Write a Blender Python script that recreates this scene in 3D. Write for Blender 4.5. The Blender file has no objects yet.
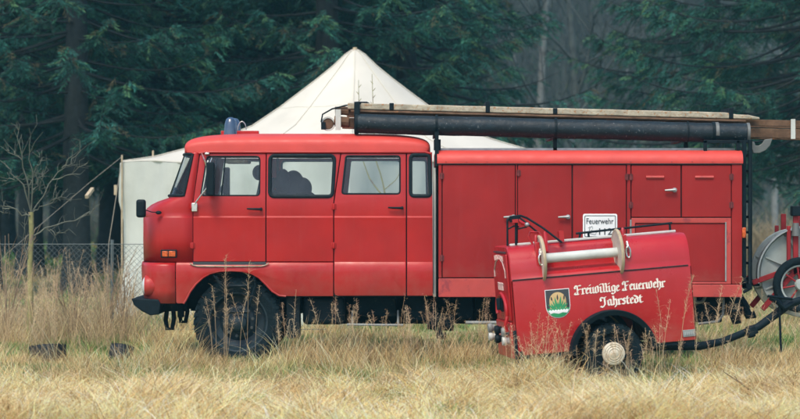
import bpy, bmesh, math, random
import numpy as np
from mathutils import Vector, Matrix, noise
R = math.radians
rnd = random.Random(7)
rng = np.random.default_rng(11)
sc = bpy.context.scene
COL = sc.collection
EXPO = 0.90
F, HZ, CAMH = 2200.0, 209.5, 1.733          # focal length in picture units, horizon row, camera height

# ------------------------------------------------------------------ objects
def tag(o, label=None, cat=None, group=None, kind=None):
    if label: o['label'] = label
    if cat: o['category'] = cat
    if group: o['group'] = group
    if kind: o['kind'] = kind
    return o
def thing(name, label, cat, loc=(0, 0, 0), group=None, rot=(0, 0, 0)):
    o = bpy.data.objects.new(name, None); COL.objects.link(o)
    o.location = loc; o.rotation_euler = rot; o.empty_display_size = .2
    return tag(o, label, cat, group)
def attach(o, parent, world):
    if parent is None: return o
    o.parent = parent
    if world:
        p = parent
        off = Vector((0, 0, 0))
        while p is not None:
            off += p.location; p = p.parent if not (p.type == 'MESH') else None
        o.matrix_parent_inverse = Matrix.Translation(-off)
    return o
def mesh_obj(name, me, mats, parent=None, world=True, smooth=35, bevel=0, seg=2):
    o = bpy.data.objects.new(name, me); COL.objects.link(o)
    for m in (mats if isinstance(mats, (list, tuple)) else [mats]): me.materials.append(m)
    if smooth:
        me.polygons.foreach_set('use_smooth', [True] * len(me.polygons))
        me.set_sharp_from_angle(angle=R(smooth))
    if bevel:
        b = o.modifiers.new('bevel', 'BEVEL'); b.width = bevel; b.segments = seg; b.limit_method = 'ANGLE'; b.angle_limit = R(40)
        b.harden_normals = False
    # meshes parented to a mesh have identity parents in world space
    if parent is not None:
        o.parent = parent
        if world and parent.type != 'MESH':
            o.matrix_parent_inverse = Matrix.Translation(-parent.location)
    return o
def copy_tree(o, parent=None):
    c = o.copy(); COL.objects.link(c)
    if parent is not None: c.parent = parent
    for ch in list(o.children): copy_tree(ch, c)
    return c

class MB:
    def __init__(s): s.v = []; s.f = []; s.mi = []; s.m = 0
    def face(s, f): s.f.append(f); s.mi.append(s.m)
    def box(s, x0, x1, y0, y1, z0, z1, taper=None):
        b = len(s.v)
        for z in (z0, z1):
            for (x, y) in ((x0, y0), (x1, y0), (x1, y1), (x0, y1)): s.v.append((x, y, z))
        for f in ((3, 2, 1, 0), (4, 5, 6, 7), (0, 1, 5, 4), (1, 2, 6, 5), (2, 3, 7, 6), (3, 0, 4, 7)): s.face(tuple(b + i for i in f))
        return s
    def obox(s, c, ax, ay, az):
        """box from centre and three half-axis vectors"""
        b = len(s.v); c = Vector(c); ax, ay, az = Vector(ax), Vector(ay), Vector(az)
        for k in (-1, 1):
            for i, j in ((-1, -1), (1, -1), (1, 1), (-1, 1)): s.v.append(tuple(c + ax * i + ay * j + az * k))
        for f in ((3, 2, 1, 0), (4, 5, 6, 7), (0, 1, 5, 4), (1, 2, 6, 5), (2, 3, 7, 6), (3, 0, 4, 7)): s.face(tuple(b + i for i in f))
        return s
    def bar(s, p, q, w, h, up=(0, 0, 1)):
        p, q = Vector(p), Vector(q); d = q - p; u = Vector(up)
        sx = d.cross(u).normalized(); uu = sx.cross(d).normalized()
        return s.obox((p + q) / 2, d / 2, sx * w / 2, uu * h / 2)
    def tube(s, pts, r, n=8, cap=True, closed=False):
        pts = [Vector(p) for p in pts]; rs = r if isinstance(r, (list, tuple)) else [r] * len(pts)
        N = len(pts); b = len(s.v); prev = None
        for i, p in enumerate(pts):
            if closed: d = pts[(i + 1) % N] - pts[i - 1]
            else: d = pts[min(i + 1, N - 1)] - pts[max(i - 1, 0)]
            d.normalize()
            if prev is None:
                a = Vector((0, 0, 1)) if abs(d.z) < .9 else Vector((1, 0, 0))
                e = d.cross(a).normalized()
            else:
                e = prev - d * prev.dot(d)
                if e.length < 1e-6: e = d.cross(Vector((0, 0, 1)))
                e.normalize()
            prev = e; g = d.cross(e)
            for k in range(n):
                t = 2 * math.pi * k / n
                s.v.append(tuple(p + (e * math.cos(t) + g * math.sin(t)) * rs[i]))
        for i in range(N if closed else N - 1):
            for k in range(n):
                j = (i + 1) % N
                s.face((b + i * n + k, b + i * n + (k + 1) % n, b + j * n + (k + 1) % n, b + j * n + k))
        if cap and not closed:
            s.face(tuple(b + k for k in range(n))[::-1]); s.face(tuple(b + (N - 1) * n + k for k in range(n)))
        return s
    def lathe(s, prof, c, axis='y', n=48, a0=0, a1=360):
        """prof: (radius, height along the axis)"""
        full = abs(a1 - a0) >= 360; b = len(s.v); m = n if full else n + 1
        for (r, h) in prof:
            for k in range(m):
                t = R(a0 + (a1 - a0) * k / n); u, w = r * math.cos(t), r * math.sin(t)
                s.v.append({'y': (c[0] + u, c[1] + h, c[2] + w), 'x': (c[0] + h, c[1] + u, c[2] + w), 'z': (c[0] + u, c[1] + w, c[2] + h)}[axis])
        for i in range(len(prof) - 1):
            for k in range(n):
                k2 = (k + 1) % m
                s.face((b + i * m + k, b + i * m + k2, b + (i + 1) * m + k2, b + (i + 1) * m + k))
        return s
    def prism(s, poly, y0, y1):
        """poly in x,z extruded along y"""
        b = len(s.v); n = len(poly)
        for y in (y0, y1):
            for (x, z) in poly: s.v.append((x, y, z))
        s.face(tuple(range(b, b + n))); s.face(tuple(range(b + 2 * n - 1, b + n - 1, -1)))
        for i in range(n): s.face((b + i, b + n + i, b + n + (i + 1) % n, b + (i + 1) % n))
        return s
    def ell(s, c, r, nu=14, nv=9):
        b = len(s.v)
        for j in range(nv + 1):
            t = math.pi * j / nv
            for i in range(nu):
                a = 2 * math.pi * i / nu
                s.v.append((c[0] + r[0] * math.sin(t) * math.cos(a), c[1] + r[1] * math.sin(t) * math.sin(a), c[2] + r[2] * math.cos(t)))
        for j in range(nv):
            for i in range(nu): s.face((b + j * nu + i, b + (j + 1) * nu + i, b + (j + 1) * nu + (i + 1) % nu, b + j * nu + (i + 1) % nu))
        return s
    def mesh(s, name='m'):
        me = bpy.data.meshes.new(name); me.from_pydata(s.v, [], s.f); me.polygons.foreach_set('material_index', s.mi)
        bm = bmesh.new(); bm.from_mesh(me); bmesh.ops.remove_doubles(bm, verts=bm.verts, dist=1e-5)
        bmesh.ops.recalc_face_normals(bm, faces=bm.faces); bm.to_mesh(me); bm.free(); me.update(); return me
    def build(s, name, mats, parent=None, world=True, smooth=35, bevel=0, seg=2):
        return mesh_obj(name, s.mesh(name), mats, parent, world, smooth, bevel, seg)

def round_poly(pts, r, n=5):
    out = []; N = len(pts)
    for i in range(N):
        p, a, b = Vector(pts[i][:2]), Vector(pts[i - 1][:2]), Vector(pts[(i + 1) % N][:2])
        rr = pts[i][2] if len(pts[i]) > 2 else r
        if rr <= 0: out.append(tuple(p)); continue
        u, w = (a - p), (b - p); lu, lw = u.length, w.length; u.normalize(); w.normalize()
        ang = u.angle(w, math.pi)
        if ang > R(172): out.append(tuple(p)); continue
        t = min(rr / math.tan(ang / 2), lu * .48, lw * .48)
        for k in range(n + 1):
            q = k / n
            out.append(tuple((p + u * t) * (1 - q) ** 2 + p * 2 * q * (1 - q) + (p + w * t) * q * q))
    return out
def panel_mesh(outline, holes, y, thick, bev=.004, defo=None, cuts=()):
    """a plate in the x,z plane with openings; its near face at y"""
    cu = bpy.data.curves.new('c', 'CURVE'); cu.dimensions = '2D'; cu.fill_mode = 'BOTH'
    cu.extrude = max(thick / 2 - bev, .0005); cu.bevel_depth = bev; cu.bevel_resolution = 2; cu.offset = -bev
    for pts in [outline] + list(holes):
        sp = cu.splines.new('POLY'); sp.points.add(len(pts) - 1); sp.use_cyclic_u = True
        for i, p in enumerate(pts): sp.points[i].co = (p[0], p[1], 0, 1)
    ob = bpy.data.objects.new('c', cu); COL.objects.link(ob)
    dg = bpy.context.evaluated_depsgraph_get()
    me = bpy.data.meshes.new_from_object(ob.evaluated_get(dg), depsgraph=dg)
    bpy.data.objects.remove(ob); bpy.data.curves.remove(cu)
    me.transform(Matrix(((1, 0, 0, 0), (0, 0, -1, y + thick / 2), (0, 1, 0, 0), (0, 0, 0, 1))))
    bm = bmesh.new(); bm.from_mesh(me)
    bmesh.ops.remove_doubles(bm, verts=bm.verts, dist=1e-5)
    for z in cuts:
        bmesh.ops.bisect_plane(bm, geom=bm.verts[:] + bm.edges[:] + bm.faces[:], plane_co=(0, 0, z), plane_no=(0, 0, 1))
    if defo:
        for v in bm.verts: v.co = defo(v.co)
    bm.to_mesh(me); bm.free(); me.materials.clear(); me.update()
    return me
def panel(name, outline, holes, y, thick, mat, parent, world=True, **k):
    return mesh_obj(name, panel_mesh(outline, holes, y, thick, **k), mat, parent, world, smooth=30)
def ring(outline, y, r, n=6):
    return MB().tube([(p[0], y, p[1]) for p in outline], r, n, closed=True)

# ------------------------------------------------------------------ materials
def nmat(name):
    m = bpy.data.materials.new(name); m.use_nodes = True; nt = m.node_tree
    return m, nt, nt.nodes['Principled BSDF'], nt.links
def mat(name, col, rough=.5, metal=0, var=.12, scale=6, spot=None, spot_amt=.0, spot_scale=12, bump=.0, bscale=60, coat=0, spec=.5, rvar=.12, streak=None, dust=None):
    m, nt, p, L = nmat(name); N = nt.nodes
    tc = N.new('ShaderNodeTexCoord')
    def noi(sc_, det=5, vec=None, rg=.55):
        n = N.new('ShaderNodeTexNoise'); n.inputs['Scale'].default_value = sc_; n.inputs['Detail'].default_value = det
        n.inputs['Roughness'].default_value = rg; L.new(vec or tc.outputs['Object'], n.inputs['Vector']); return n
    n1 = noi(scale)
    mr = N.new('ShaderNodeMapRange'); mr.inputs[1].default_value = .3; mr.inputs[2].default_value = .7; mr.inputs[3].default_value = 1 - var; mr.inputs[4].default_value = 1 + var
    L.new(n1.outputs['Fac'], mr.inputs[0])
    mx = N.new('ShaderNodeMix'); mx.data_type = 'RGBA'; mx.blend_type = 'MULTIPLY'; mx.inputs[0].default_value = 1
    mx.inputs[6].default_value = (*col, 1); L.new(mr.outputs[0], mx.inputs[7]); out = mx.outputs[2]
    if spot:
        n2 = noi(spot_scale, 8, rg=.7); cr = N.new('ShaderNodeMapRange'); cr.inputs[1].default_value = 1 - spot_amt - .04; cr.inputs[2].default_value = 1 - spot_amt + .04
        L.new(n2.outputs['Fac'], cr.inputs[0]); m2 = N.new('ShaderNodeMix'); m2.data_type = 'RGBA'
        L.new(cr.outputs[0], m2.inputs[0]); L.new(out, m2.inputs[6]); m2.inputs[7].default_value = (*spot, 1); out = m2.outputs[2]
    if streak:
        mp = N.new('ShaderNodeMapping'); mp.inputs['Scale'].default_value = (14, 14, 1.2); L.new(tc.outputs['Object'], mp.inputs['Vector'])
        n3 = noi(1.0, 6, mp.outputs[0], .7); c3 = N.new('ShaderNodeMapRange'); c3.inputs[1].default_value = .5; c3.inputs[2].default_value = .85; c3.inputs[4].default_value = .22
        L.new(n3.outputs['Fac'], c3.inputs[0]); m3 = N.new('ShaderNodeMix'); m3.data_type = 'RGBA'
        L.new(c3.outputs[0], m3.inputs[0]); L.new(out, m3.inputs[6]); m3.inputs[7].default_value = (*streak, 1); out = m3.outputs[2]
    if dust:
        sx = N.new('ShaderNodeSeparateXYZ'); L.new(tc.outputs['Object'], sx.inputs[0])
        n4 = noi(7, 8, rg=.7); ad = N.new('ShaderNodeMath'); ad.operation = 'MULTIPLY_ADD'; L.new(n4.outputs['Fac'], ad.inputs[0]); ad.inputs[1].default_value = -.9; L.new(sx.outputs[2], ad.inputs[2])
        d4 = N.new('ShaderNodeMapRange'); d4.inputs[1].default_value = dust[1] - .45; d4.inputs[2].default_value = dust[0] - .45; d4.inputs[3].default_value = .0; d4.inputs[4].default_value = dust[2]
        L.new(ad.outputs[0], d4.inputs[0]); m4 = N.new('ShaderNodeMix'); m4.data_type = 'RGBA'; L.new(d4.outputs[0], m4.inputs[0]); L.new(out, m4.inputs[6]); m4.inputs[7].default_value = (.26, .19, .14, 1); out = m4.outputs[2]
    L.new(out, p.inputs['Base Color'])
    r2 = N.new('ShaderNodeMapRange'); r2.inputs[1].default_value = .3; r2.inputs[2].default_value = .7
    r2.inputs[3].default_value = max(rough - rvar, .02); r2.inputs[4].default_value = min(rough + rvar, 1); L.new(noi(scale * 2.3).outputs['Fac'], r2.inputs[0])
    L.new(r2.outputs[0], p.inputs['Roughness'])
    p.inputs['Metallic'].default_value = metal; p.inputs['Specular IOR Level'].default_value = spec
    p.inputs['Coat Weight'].default_value = coat; p.inputs['Coat Roughness'].default_value = .25
    if bump:
        b = N.new('ShaderNodeBump'); b.inputs['Strength'].default_value = bump; b.inputs['Distance'].default_value = .02
        L.new(noi(bscale, 4).outputs['Fac'], b.inputs['Height']); L.new(b.outputs[0], p.inputs['Normal'])
    return m
def tint_mat(name, rough=.85, trans=0.0, spec=.2):
    m, nt, p, L = nmat(name); a = nt.nodes.new('ShaderNodeAttribute'); a.attribute_name = 'tint'
    L.new(a.outputs['Color'], p.inputs['Base Color']); p.inputs['Roughness'].default_value = rough; p.inputs['Specular IOR Level'].default_value = spec
    if trans:
        t = nt.nodes.new('ShaderNodeBsdfTranslucent'); L.new(a.outputs['Color'], t.inputs['Color'])
        mx = nt.nodes.new('ShaderNodeMixShader'); mx.inputs[0].default_value = trans
        L.new(p.outputs[0], mx.inputs[1]); L.new(t.outputs[0], mx.inputs[2]); L.new(mx.outputs[0], nt.nodes['Material Output'].inputs['Surface'])
    return m
def glass_mat(name, tint=(.97, .985, .98), dirt=.012):
    m, nt, p, L = nmat(name); N = nt.nodes
    t = N.new('ShaderNodeBsdfTransparent'); t.inputs[0].default_value = (*tint, 1)
    g = N.new('ShaderNodeBsdfGlossy'); g.inputs['Roughness'].default_value = .03
    d = N.new('ShaderNodeBsdfDiffuse'); d.inputs[0].default_value = (.42, .45, .42, 1)
    fr = N.new('ShaderNodeFresnel'); fr.inputs[0].default_value = 1.38
    ns = N.new('ShaderNodeTexNoise'); ns.inputs['Scale'].default_value = 5; ns.inputs['Detail'].default_value = 6
    tc = N.new('ShaderNodeTexCoord'); L.new(tc.outputs['Object'], ns.inputs['Vector'])
    mr = N.new('ShaderNodeMapRange'); mr.inputs[1].default_value = .35; mr.inputs[2].default_value = .75; mr.inputs[3].default_value = dirt * .4; mr.inputs[4].default_value = dirt * 2
    L.new(ns.outputs['Fac'], mr.inputs[0])
    a = N.new('ShaderNodeMixShader'); L.new(mr.outputs[0], a.inputs[0]); L.new(t.outputs[0], a.inputs[1]); L.new(d.outputs[0], a.inputs[2])
    b = N.new('ShaderNodeMixShader'); L.new(fr.outputs[0], b.inputs[0]); L.new(a.outputs[0], b.inputs[1]); L.new(g.outputs[0], b.inputs[2])
    L.new(b.outputs[0], N['Material Output'].inputs['Surface']); return m
M = {}
M['red'] = mat('fire_red_paint', (.37, .010, .009), .42, dust=(.62, 1.1, .22), var=.13, scale=2.2, coat=.12, spec=.3, bump=.3, bscale=2.6, spot=(.20, .04, .035), spot_amt=.30, spot_scale=26, streak=(.36, .07, .055))
M['red_roof'] = mat('faded_skylit_red_roof_paint', (.55, .055, .042), .55, var=.09, scale=3, coat=.05, spec=.35, spot=(.45, .16, .12), spot_amt=.27, spot_scale=26)  # sun-faded red, with brightening from the sky above also put into the colour
M['red_box'] = mat('dull_red_body_paint', (.275, .013, .012), .6, dust=(.65, 1.1, .2), bump=.3, bscale=2.2, var=.16, scale=1.6, coat=.0, spec=.22, spot=(.16, .035, .03), spot_amt=.30, spot_scale=30, streak=(.28, .06, .055))
M['red_sill'] = mat('repainted_orange_red_sill', (.44, .050, .040), .6, var=.12, scale=4, spot=(.27, .03, .035), spot_amt=.42, spot_scale=5)
M['red_trailer'] = mat('trailer_red_paint', (.38, .007, .010), .36, dust=(-.1, .35, .3), bump=.3, bscale=2.5, var=.08, scale=2.5, coat=.25, spec=.4, streak=(.40, .05, .05), spot=(.3, .02, .02), spot_amt=.24, spot_scale=24)
M['seam'] = mat('seam_dark', (.03, .008, .010), .8)
M['rubber'] = mat('black_rubber', (.003, .010, .014), .7, var=.2, bump=.2, bscale=40, spec=.25)
M['tyre'] = mat('tyre_rubber', (.004, .012, .016), .9, spec=.2, var=.35, scale=9, bump=.5, bscale=50, spot=(.035, .04, .035), spot_amt=.36, spot_scale=12)
M['black'] = mat('black_metal_paint', (.002, .009, .013), .65, spec=.18, var=.25, scale=9, spot=(.06, .05, .04), spot_amt=.30, spot_scale=18)
M['chassis'] = mat('chassis_grime', (.003, .010, .014), .9, spec=.15, var=.5, scale=5, spot=(.035, .032, .028), spot_amt=.36, spot_scale=10)
M['tubeblack'] = mat('painted_pipe_black', (.003, .012, .018), .55, spec=.35, var=.35, scale=7, spot=(.22, .23, .23), spot_amt=.345, spot_scale=40, bump=.25, bscale=25)
M['chrome'] = mat('worn_chrome', (.62, .62, .60), .28, metal=.9, var=.15, scale=14)
M['steel'] = mat('grey_steel', (.36, .38, .38), .45, metal=.6, var=.2, scale=12)
M['glass'] = glass_mat('window_glass')
M['lampglass'] = mat('lamp_glass', (.60, .62, .60), .15, var=.1)
M['blue'] = mat('blue_beacon_dome', (.030, .065, .12), .12, var=.2, scale=10, coat=.6)
M['orange'] = mat('orange_lens', (.50, .085, .012), .25, var=.4, scale=30)
M['white'] = mat('white_sign_paint', (.72, .73, .72), .4, var=.05)
M['ink'] = mat('dark_ink', (.03, .035, .04), .5, var=.1)
M['faded_letter'] = mat('faded_end_lettering', (.55, .40, .36), .6, var=.3, scale=30)
M['letter'] = mat('cream_letter_paint', (.74, .66, .58), .55, var=.2, scale=40, spot=(.45, .12, .11), spot_amt=.32, spot_scale=60)
M['wood'] = mat('brown_ladder_wood', (.12, .07, .042), .8, spec=.2, var=.4, scale=8, spot=(.30, .13, .05), spot_amt=.36, spot_scale=7, bump=.3, bscale=35)
M['oldwood'] = mat('weathered_rail_paint', (.36, .32, .235), .8, var=.3, scale=7, spot=(.30, .13, .04), spot_amt=.42, spot_scale=24, bump=.5, bscale=40)
M['cream'] = mat('cream_paint', (.58, .53, .42), .55, var=.1, scale=14, spot=(.25, .17, .1), spot_amt=.3, spot_scale=20)
M['pipegrey'] = mat('pale_grey_drum_paint', (.48, .50, .46), .5, var=.1, scale=9, spot=(.25, .2, .14), spot_amt=.28, spot_scale=16)
M['seat'] = mat('dark_seat_cover', (.012, .016, .019), .8, var=.2)
M['coat'] = mat('dark_blue_cloth', (.008, .012, .018), .9, var=.3)
M['canvas'] = mat('cream_tent_canvas', (.545, .52, .44), .85, var=.10, scale=.9, bump=.6, bscale=2.2, streak=(.50, .47, .39))
M['canvas_wall'] = mat('grey_cream_wall_canvas', (.50, .52, .46), .9, var=.12, scale=1.0, bump=.35, bscale=5, streak=(.32, .34, .27))
M['postwood'] = mat('bare_pole_wood', (.42, .34, .22), .8, var=.2)
M['rope'] = mat('pale_rope', (.25, .23, .18), .9)
M['wire'] = mat('galvanised_wire', (.11, .14, .14), .6, metal=.3)
M['tan'] = mat('crest_tan', (.52, .36, .16), .5)
M['green'] = mat('crest_green', (.02, .26, .10), .5)
M['hinge'] = mat('grimy_hinge_red', (.13, .018, .018), .7, var=.4, scale=30)
M['drumgrey'] = mat('greenish_grey_drum', (.30, .34, .32), .55, spec=.3, var=.15, scale=6, spot=(.16, .13, .1), spot_amt=.33, spot_scale=16)
M['cartred'] = mat('dull_cart_red', (.24, .015, .018), .6, spec=.25, var=.2)
M['rim'] = mat('blue_black_rim', (.010, .024, .032), .55, spec=.4, var=.35, scale=14, spot=(.05, .045, .035), spot_amt=.33, spot_scale=20)
M['rimnut'] = mat('dirty_nut', (.05, .06, .06), .6)
M['hook'] = M['chrome']
M['dullsteel'] = mat('dull_handle_metal', (.26, .27, .27), .5, metal=.5, var=.2)
M['nut'] = mat('dull_nut_metal', (.13, .14, .135), .6, metal=.3)
M['nutpale'] = mat('dull_pale_metal', (.22, .24, .23), .6, var=.25, scale=12)
# ================================================================== FIRE TRUCK
YN, YF = 25.0, 27.5; YM = 26.25; S = F / YN
def X(px): return (px - 400) / S
def Z(py): return CAMH + (HZ - py) / S
def P(pts): return [(X(p[0]), Z(p[1])) + tuple(p[2:]) for p in pts]
truck = thing('fire_truck', 'old red fire truck with crew cab and blue beacon parked in dry grass', 'fire truck', (X(437), YM, 0))
# side profile of the cab: how far the sheet steps in (+) or out (-) at each height
PROF = sorted([(Z(304), .020), (Z(296), .010), (Z(286), -.008), (Z(272), -.018), (Z(265.5), -.010), (Z(262), .014), (Z(240), .006), (Z(222), .0), (Z(217.6), -.004),
               (Z(216), .010), (Z(206), .006), (Z(198), .014), (Z(175), .05), (Z(152), .085)])
PZ = [p[0] for p in PROF]; PI_ = [p[1] for p in PROF]
def inset(z): return float(np.interp(z, PZ, PI_))
def side_def(sd):
    def f(co):
        y = co.y + inset(co.z) if True else co.y
        return Vector((co.x, y if sd < 0 else 2 * YM - y, co.z))
    return f
CUTS = PZ[1:-1]
HD = .0045   # half a shut line
front_door = P([(193.2, 261.6), (193.2, 202), (199.5, 153.5), (265.4, 153.5), (265.4, 261.6)])
fd_win = P([(200.5, 195.5, .03), (206.5, 156.2, .04), (259.5, 156.2, .05), (259.5, 195.5, .04)])
mid = P([(266.4, 153.5), (340.2, 153.5), (333.2, 203), (333.2, 261.6), (266.4, 261.6)])
mid_win = P([(269.5, 196.5, .06), (269.5, 155.5, .06), (334.6, 155.5, .06), (332.5, 196.5, .06)])
rear_door = P([(334.2, 295.8, .04), (334.2, 203), (341.2, 153.5), (405.9, 153.5), (405.9, 295.8)])
rd_win = P([(341.8, 193.8, .03), (345.8, 155.8, .03), (400.0, 155.8, .04), (400.0, 193.8, .04)])
corner = P([(407.1, 153.5), (431.5, 153.5, .05), (432.5, 200), (432.8, 295.8), (407.1, 295.8)])
co_win = P([(410.5, 196, .05), (410.5, 153.9 + .8, .05), (429.5, 154.7, .05), (430.5, 196, .04)])
arch = [(183, 303.5)]
for k in range(0, 25):
    t = R(188 - k * 196 / 24)
    arch.append((231 + 46 * math.cos(t), 307 - 35.5 * (max(math.sin(t), -.2) if True else 0)))
arch = [(186 - 2.5, 303.5), (186, 300), (190, 292), (196, 284), (203, 277.5), (210, 273.5), (219, 271.2), (231, 270.5), (243, 271.2), (252, 273.5), (259, 277.5), (266, 284.5), (272, 291), (279, 295.4), (286, 296.2)]
lower = P([(176, 303.5, .02)] + arch + [(333.2, 296.2), (333.2, 262.4), (176, 262.4)])
for sd in (-1, 1):
    df = side_def(sd); far = sd > 0
    def pan(name, out, holes, par=truck, thick=.03, m='red'):
        return panel(name, round_poly(out, .006, 2), [round_poly(h, .04, 5) for h in holes], YN, thick, M[m], par, defo=df, cuts=CUTS, bev=.005)
    fd = pan('front_door', front_door, [fd_win]); rd = pan('rear_door', rear_door, [rd_win])
    md = pan('middle_side_panel', mid, [mid_win]); cp = pan('rear_corner_panel', corner, [co_win])
    lw = pan('lower_side_panel', lower, [])
    def win(outl, par, gr, gm='rubber', name='window'):
        o = round_poly(outl, .04, 6)
        me = panel_mesh(o, [], YN + .012, .005, bev=.001, defo=df, cuts=CUTS)
        g = mesh_obj(name, me, M['glass'], par, True, smooth=30)
        mb = MB(); mb.tube([tuple(df(Vector((p[0], YN + .002, p[1])))) for p in o], gr, 8, closed=True)
        mb.build('window_seal', M[gm], g)
    win(fd_win, fd, .0085); win(mid_win, md, .022); win(rd_win, rd, .010); win(co_win, cp, .022)
    if not far:
        # quarter-light bar and inner curtain edge in the front door window
        b = MB(); b.tube([tuple(df(Vector((X(225), YN + .004, Z(156))))), tuple(df(Vector((X(221), YN + .004, Z(196)))))], .008, 6); b.build('quarter_light_bar', M['rubber'], fd)
    for par, x0, x1, py in ((fd, 247, 263, 209), (rd, 388, 404, 207.8)):
        h = MB(); y = YN - .03 if not far else YF + .03; s_ = -1 if not far else 1
        h.tube([(X(x0), y, Z(py - .3)), (X(x0 + 4), y, Z(py)), (X(x1 - 3), y, Z(py + .2)), (X(x1 - 1), y, Z(py))], [.008, .011, .014, .02], 8)
        h.tube([(X(x1 - 2), y, Z(py)), (X(x1 - 2), y - s_ * .035, Z(py))], .018, 8)
        h.build('door_handle', M['black'], par)
    if not far:
        for par, px, py in ((fd, 192.6, 245.5), (fd, 192.6, 224 - 18), (rd, 333.8, 206.5), (rd, 333.8, 245.5)):
            h = MB(); z = Z(py); y = YN + inset(z); h.tube([(X(px), y - .012, z - .035), (X(px), y - .012, z + .035)], .017, 8); h.box(X(px) - .03, X(px) + .03, y - .006, y + .01, z - .03, z + .03)
            h.build('hinge', M['red'], par, bevel=.003)
        t = MB()   # strip under the door
        pts = [(190, 262.2), (193, 264.2), (198, 265.4), (230, 265.6), (261, 265.4), (266, 264.2), (269, 262.0)]
        t.tube([(X(a), YN - .022, Z(b + .8)) for a, b in pts], .007, 6); t.build('trim_strip', M['oldwood'], truck)
        t = MB(); t.box(X(193), X(266), YN - .006, YN + .03, Z(264.8), Z(261.8)); t.build('step_gap', M['ink'], truck)
    for line in ([(193.0, 262), (193.0, 202), (199.2, 153.5)], [(265.9, 262), (265.9, 153.5)], [(333.7, 296), (333.7, 203), (340.7, 153.5)], [(406.5, 296), (406.5, 153.5)]):
        pl = MB(); pts = []
        for (a, b), (c_, d_) in zip(line, line[1:]):
            for k in range(9): q = k / 8; pts.append(df(Vector((X(a + (c_ - a) * q), YN + .048, Z(b + (d_ - b) * q)))))
        pl.tube(pts, .016, 6); pl.build('door_pillar', M['seam'], truck)
    # gutter over the doors
    g = MB(); yy = YN + .078 if not far else YF - .078
    g.tube([(X(198), yy, Z(153.2)), (X(205), yy, Z(151.9)), (X(425), yy, Z(151.9)), (X(431), yy, Z(153.5))], .014, 8); g.build('rain_gutter', M['red'], truck)
# wheel arch lip
for yy in (YN - .006, YF + .006):
    l = MB(); l.tube([(X(a), yy, Z(b)) for a, b in arch], .011, 6); l.build('wheel_arch_lip', M['red'], truck)
# front shell: rows of plan curves
def front_shell(rows, n=4.0, NC=56, skip=None):
    grid = []
    for (py, xf, xs) in rows:
        z = Z(py); hw = YM - YN - inset(z); line = []; xf = xf - 5.5
        for k in range(NC + 1):
            a = math.pi * k / NC; c, s_ = math.cos(a), math.sin(a)
            y = YM - hw * math.copysign(abs(c) ** (2 / n), c); x = X(xs) - (X(xs) - X(xf)) * max(s_, 0) ** (2 / n)
            line.append((x, y, z))
        grid.append(line)
    b, g = MB(), MB(); edge = []
    for q in (b, g):
        for line in grid: q.v.extend(line)
    W = NC + 1
    for i in range(len(rows) - 1):
        for k in range(NC):
            f = (i * W + k, i * W + k + 1, (i + 1) * W + k + 1, (i + 1) * W + k)
            (g if skip and skip(i, k, NC) else b).face(f)
    return b, g, grid
rows = [(262, 142, 192.6), (240, 141.6, 192.6), (218.2, 141.8, 192.6), (217.2, 142.6, 192.6), (216.4, 141.9, 192.6), (212, 143.2, 192.6), (208, 146, 192.6), (204.5, 150.5, 192.6), (201.5, 157, 192.6), (199.3, 163.5, 192.8), (197.8, 168.5, 193.3)]
r2 = [(197.0, 168.6, 193.4), (195.5, 169, 193.6)] + [(195.5 - 41.5 * k / 8, 169 + 15.5 * k / 8, 193.6 + 4.9 * k / 8) for k in range(1, 9)] + [(151.5, 185.5, 199)]
allr = rows + r2; i0 = len(rows) + 1; i1 = len(allr) - 2
def skipf(i, k, NC): return i0 <= i < i1 and 2 <= k < NC - 2
b, g, grid = front_shell(allr, skip=skipf)
cabfront = b.build('cab_front_shell', M['red'], truck, smooth=50)
sm = cabfront.modifiers.new('thick', 'SOLIDIFY'); sm.thickness = .012; sm.offset = -1
ws = g.build('windscreen', M['glass'], truck, smooth=60)
loop = [Vector(grid[i0][k]) for k in range(2, 55)] + [Vector(grid[i][54]) for i in range(i0 + 1, i1)] + [Vector(grid[i1][k]) for k in range(54, 1, -1)] + [Vector(grid[i][2]) for i in range(i1 - 1, i0, -1)]
MB().tube(loop, .017, 8, closed=True).build('window_seal', M['rubber'], ws)
low = [(262.6, 141.3, 175.2), (266, 140.6, 175.2), (275, 140.8, 175.2), (290, 141.6, 175.2), (303.5, 144, 175.2)]
b, g, _ = front_shell(low); ls = b.build('front_apron', M['red'], truck, smooth=50)
sm = ls.modifiers.new('thick', 'SOLIDIFY'); sm.thickness = .012; sm.offset = -1
# roof
def dome(x0, x1, z0, H, hw, nx, ny, ax=3.0, ay=3.2, front=None):
    d = MB()
    for i in range(nx + 1):
        a = math.pi * i / nx; u = -math.copysign(abs(math.cos(a)) ** (2 / ax), math.cos(a)); cu = max(math.sin(a), 0) ** (2 / ax)
        for j in range(ny + 1):
            t = math.pi * j / ny; w = -math.copysign(abs(math.cos(t)) ** (2 / ay), math.cos(t)); cw = max(math.sin(t), 0) ** (2 / ay)
            sx = 1 if not front else 1
            d.v.append(((x0 + x1) / 2 + (x1 - x0) / 2 * u * (1 - .03 * (1 - cw)), YM + hw * w * (1 - .06 * (1 - cu)), z0 + H * cu * cw + .0))
    W = ny + 1
    for i in range(nx):
        for j in range(ny): d.face((i * W + j, (i + 1) * W + j, (i + 1) * W + j + 1, i * W + j + 1))
    return d
roof = dome(X(182.0), X(431.0), Z(152.4), Z(131.8) - Z(152.4), (YF - YN) / 2 - .07, 72, 40, ax=4.6, ay=5.0).build('cab_roof', M['red_roof'], truck, smooth=60)
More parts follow.
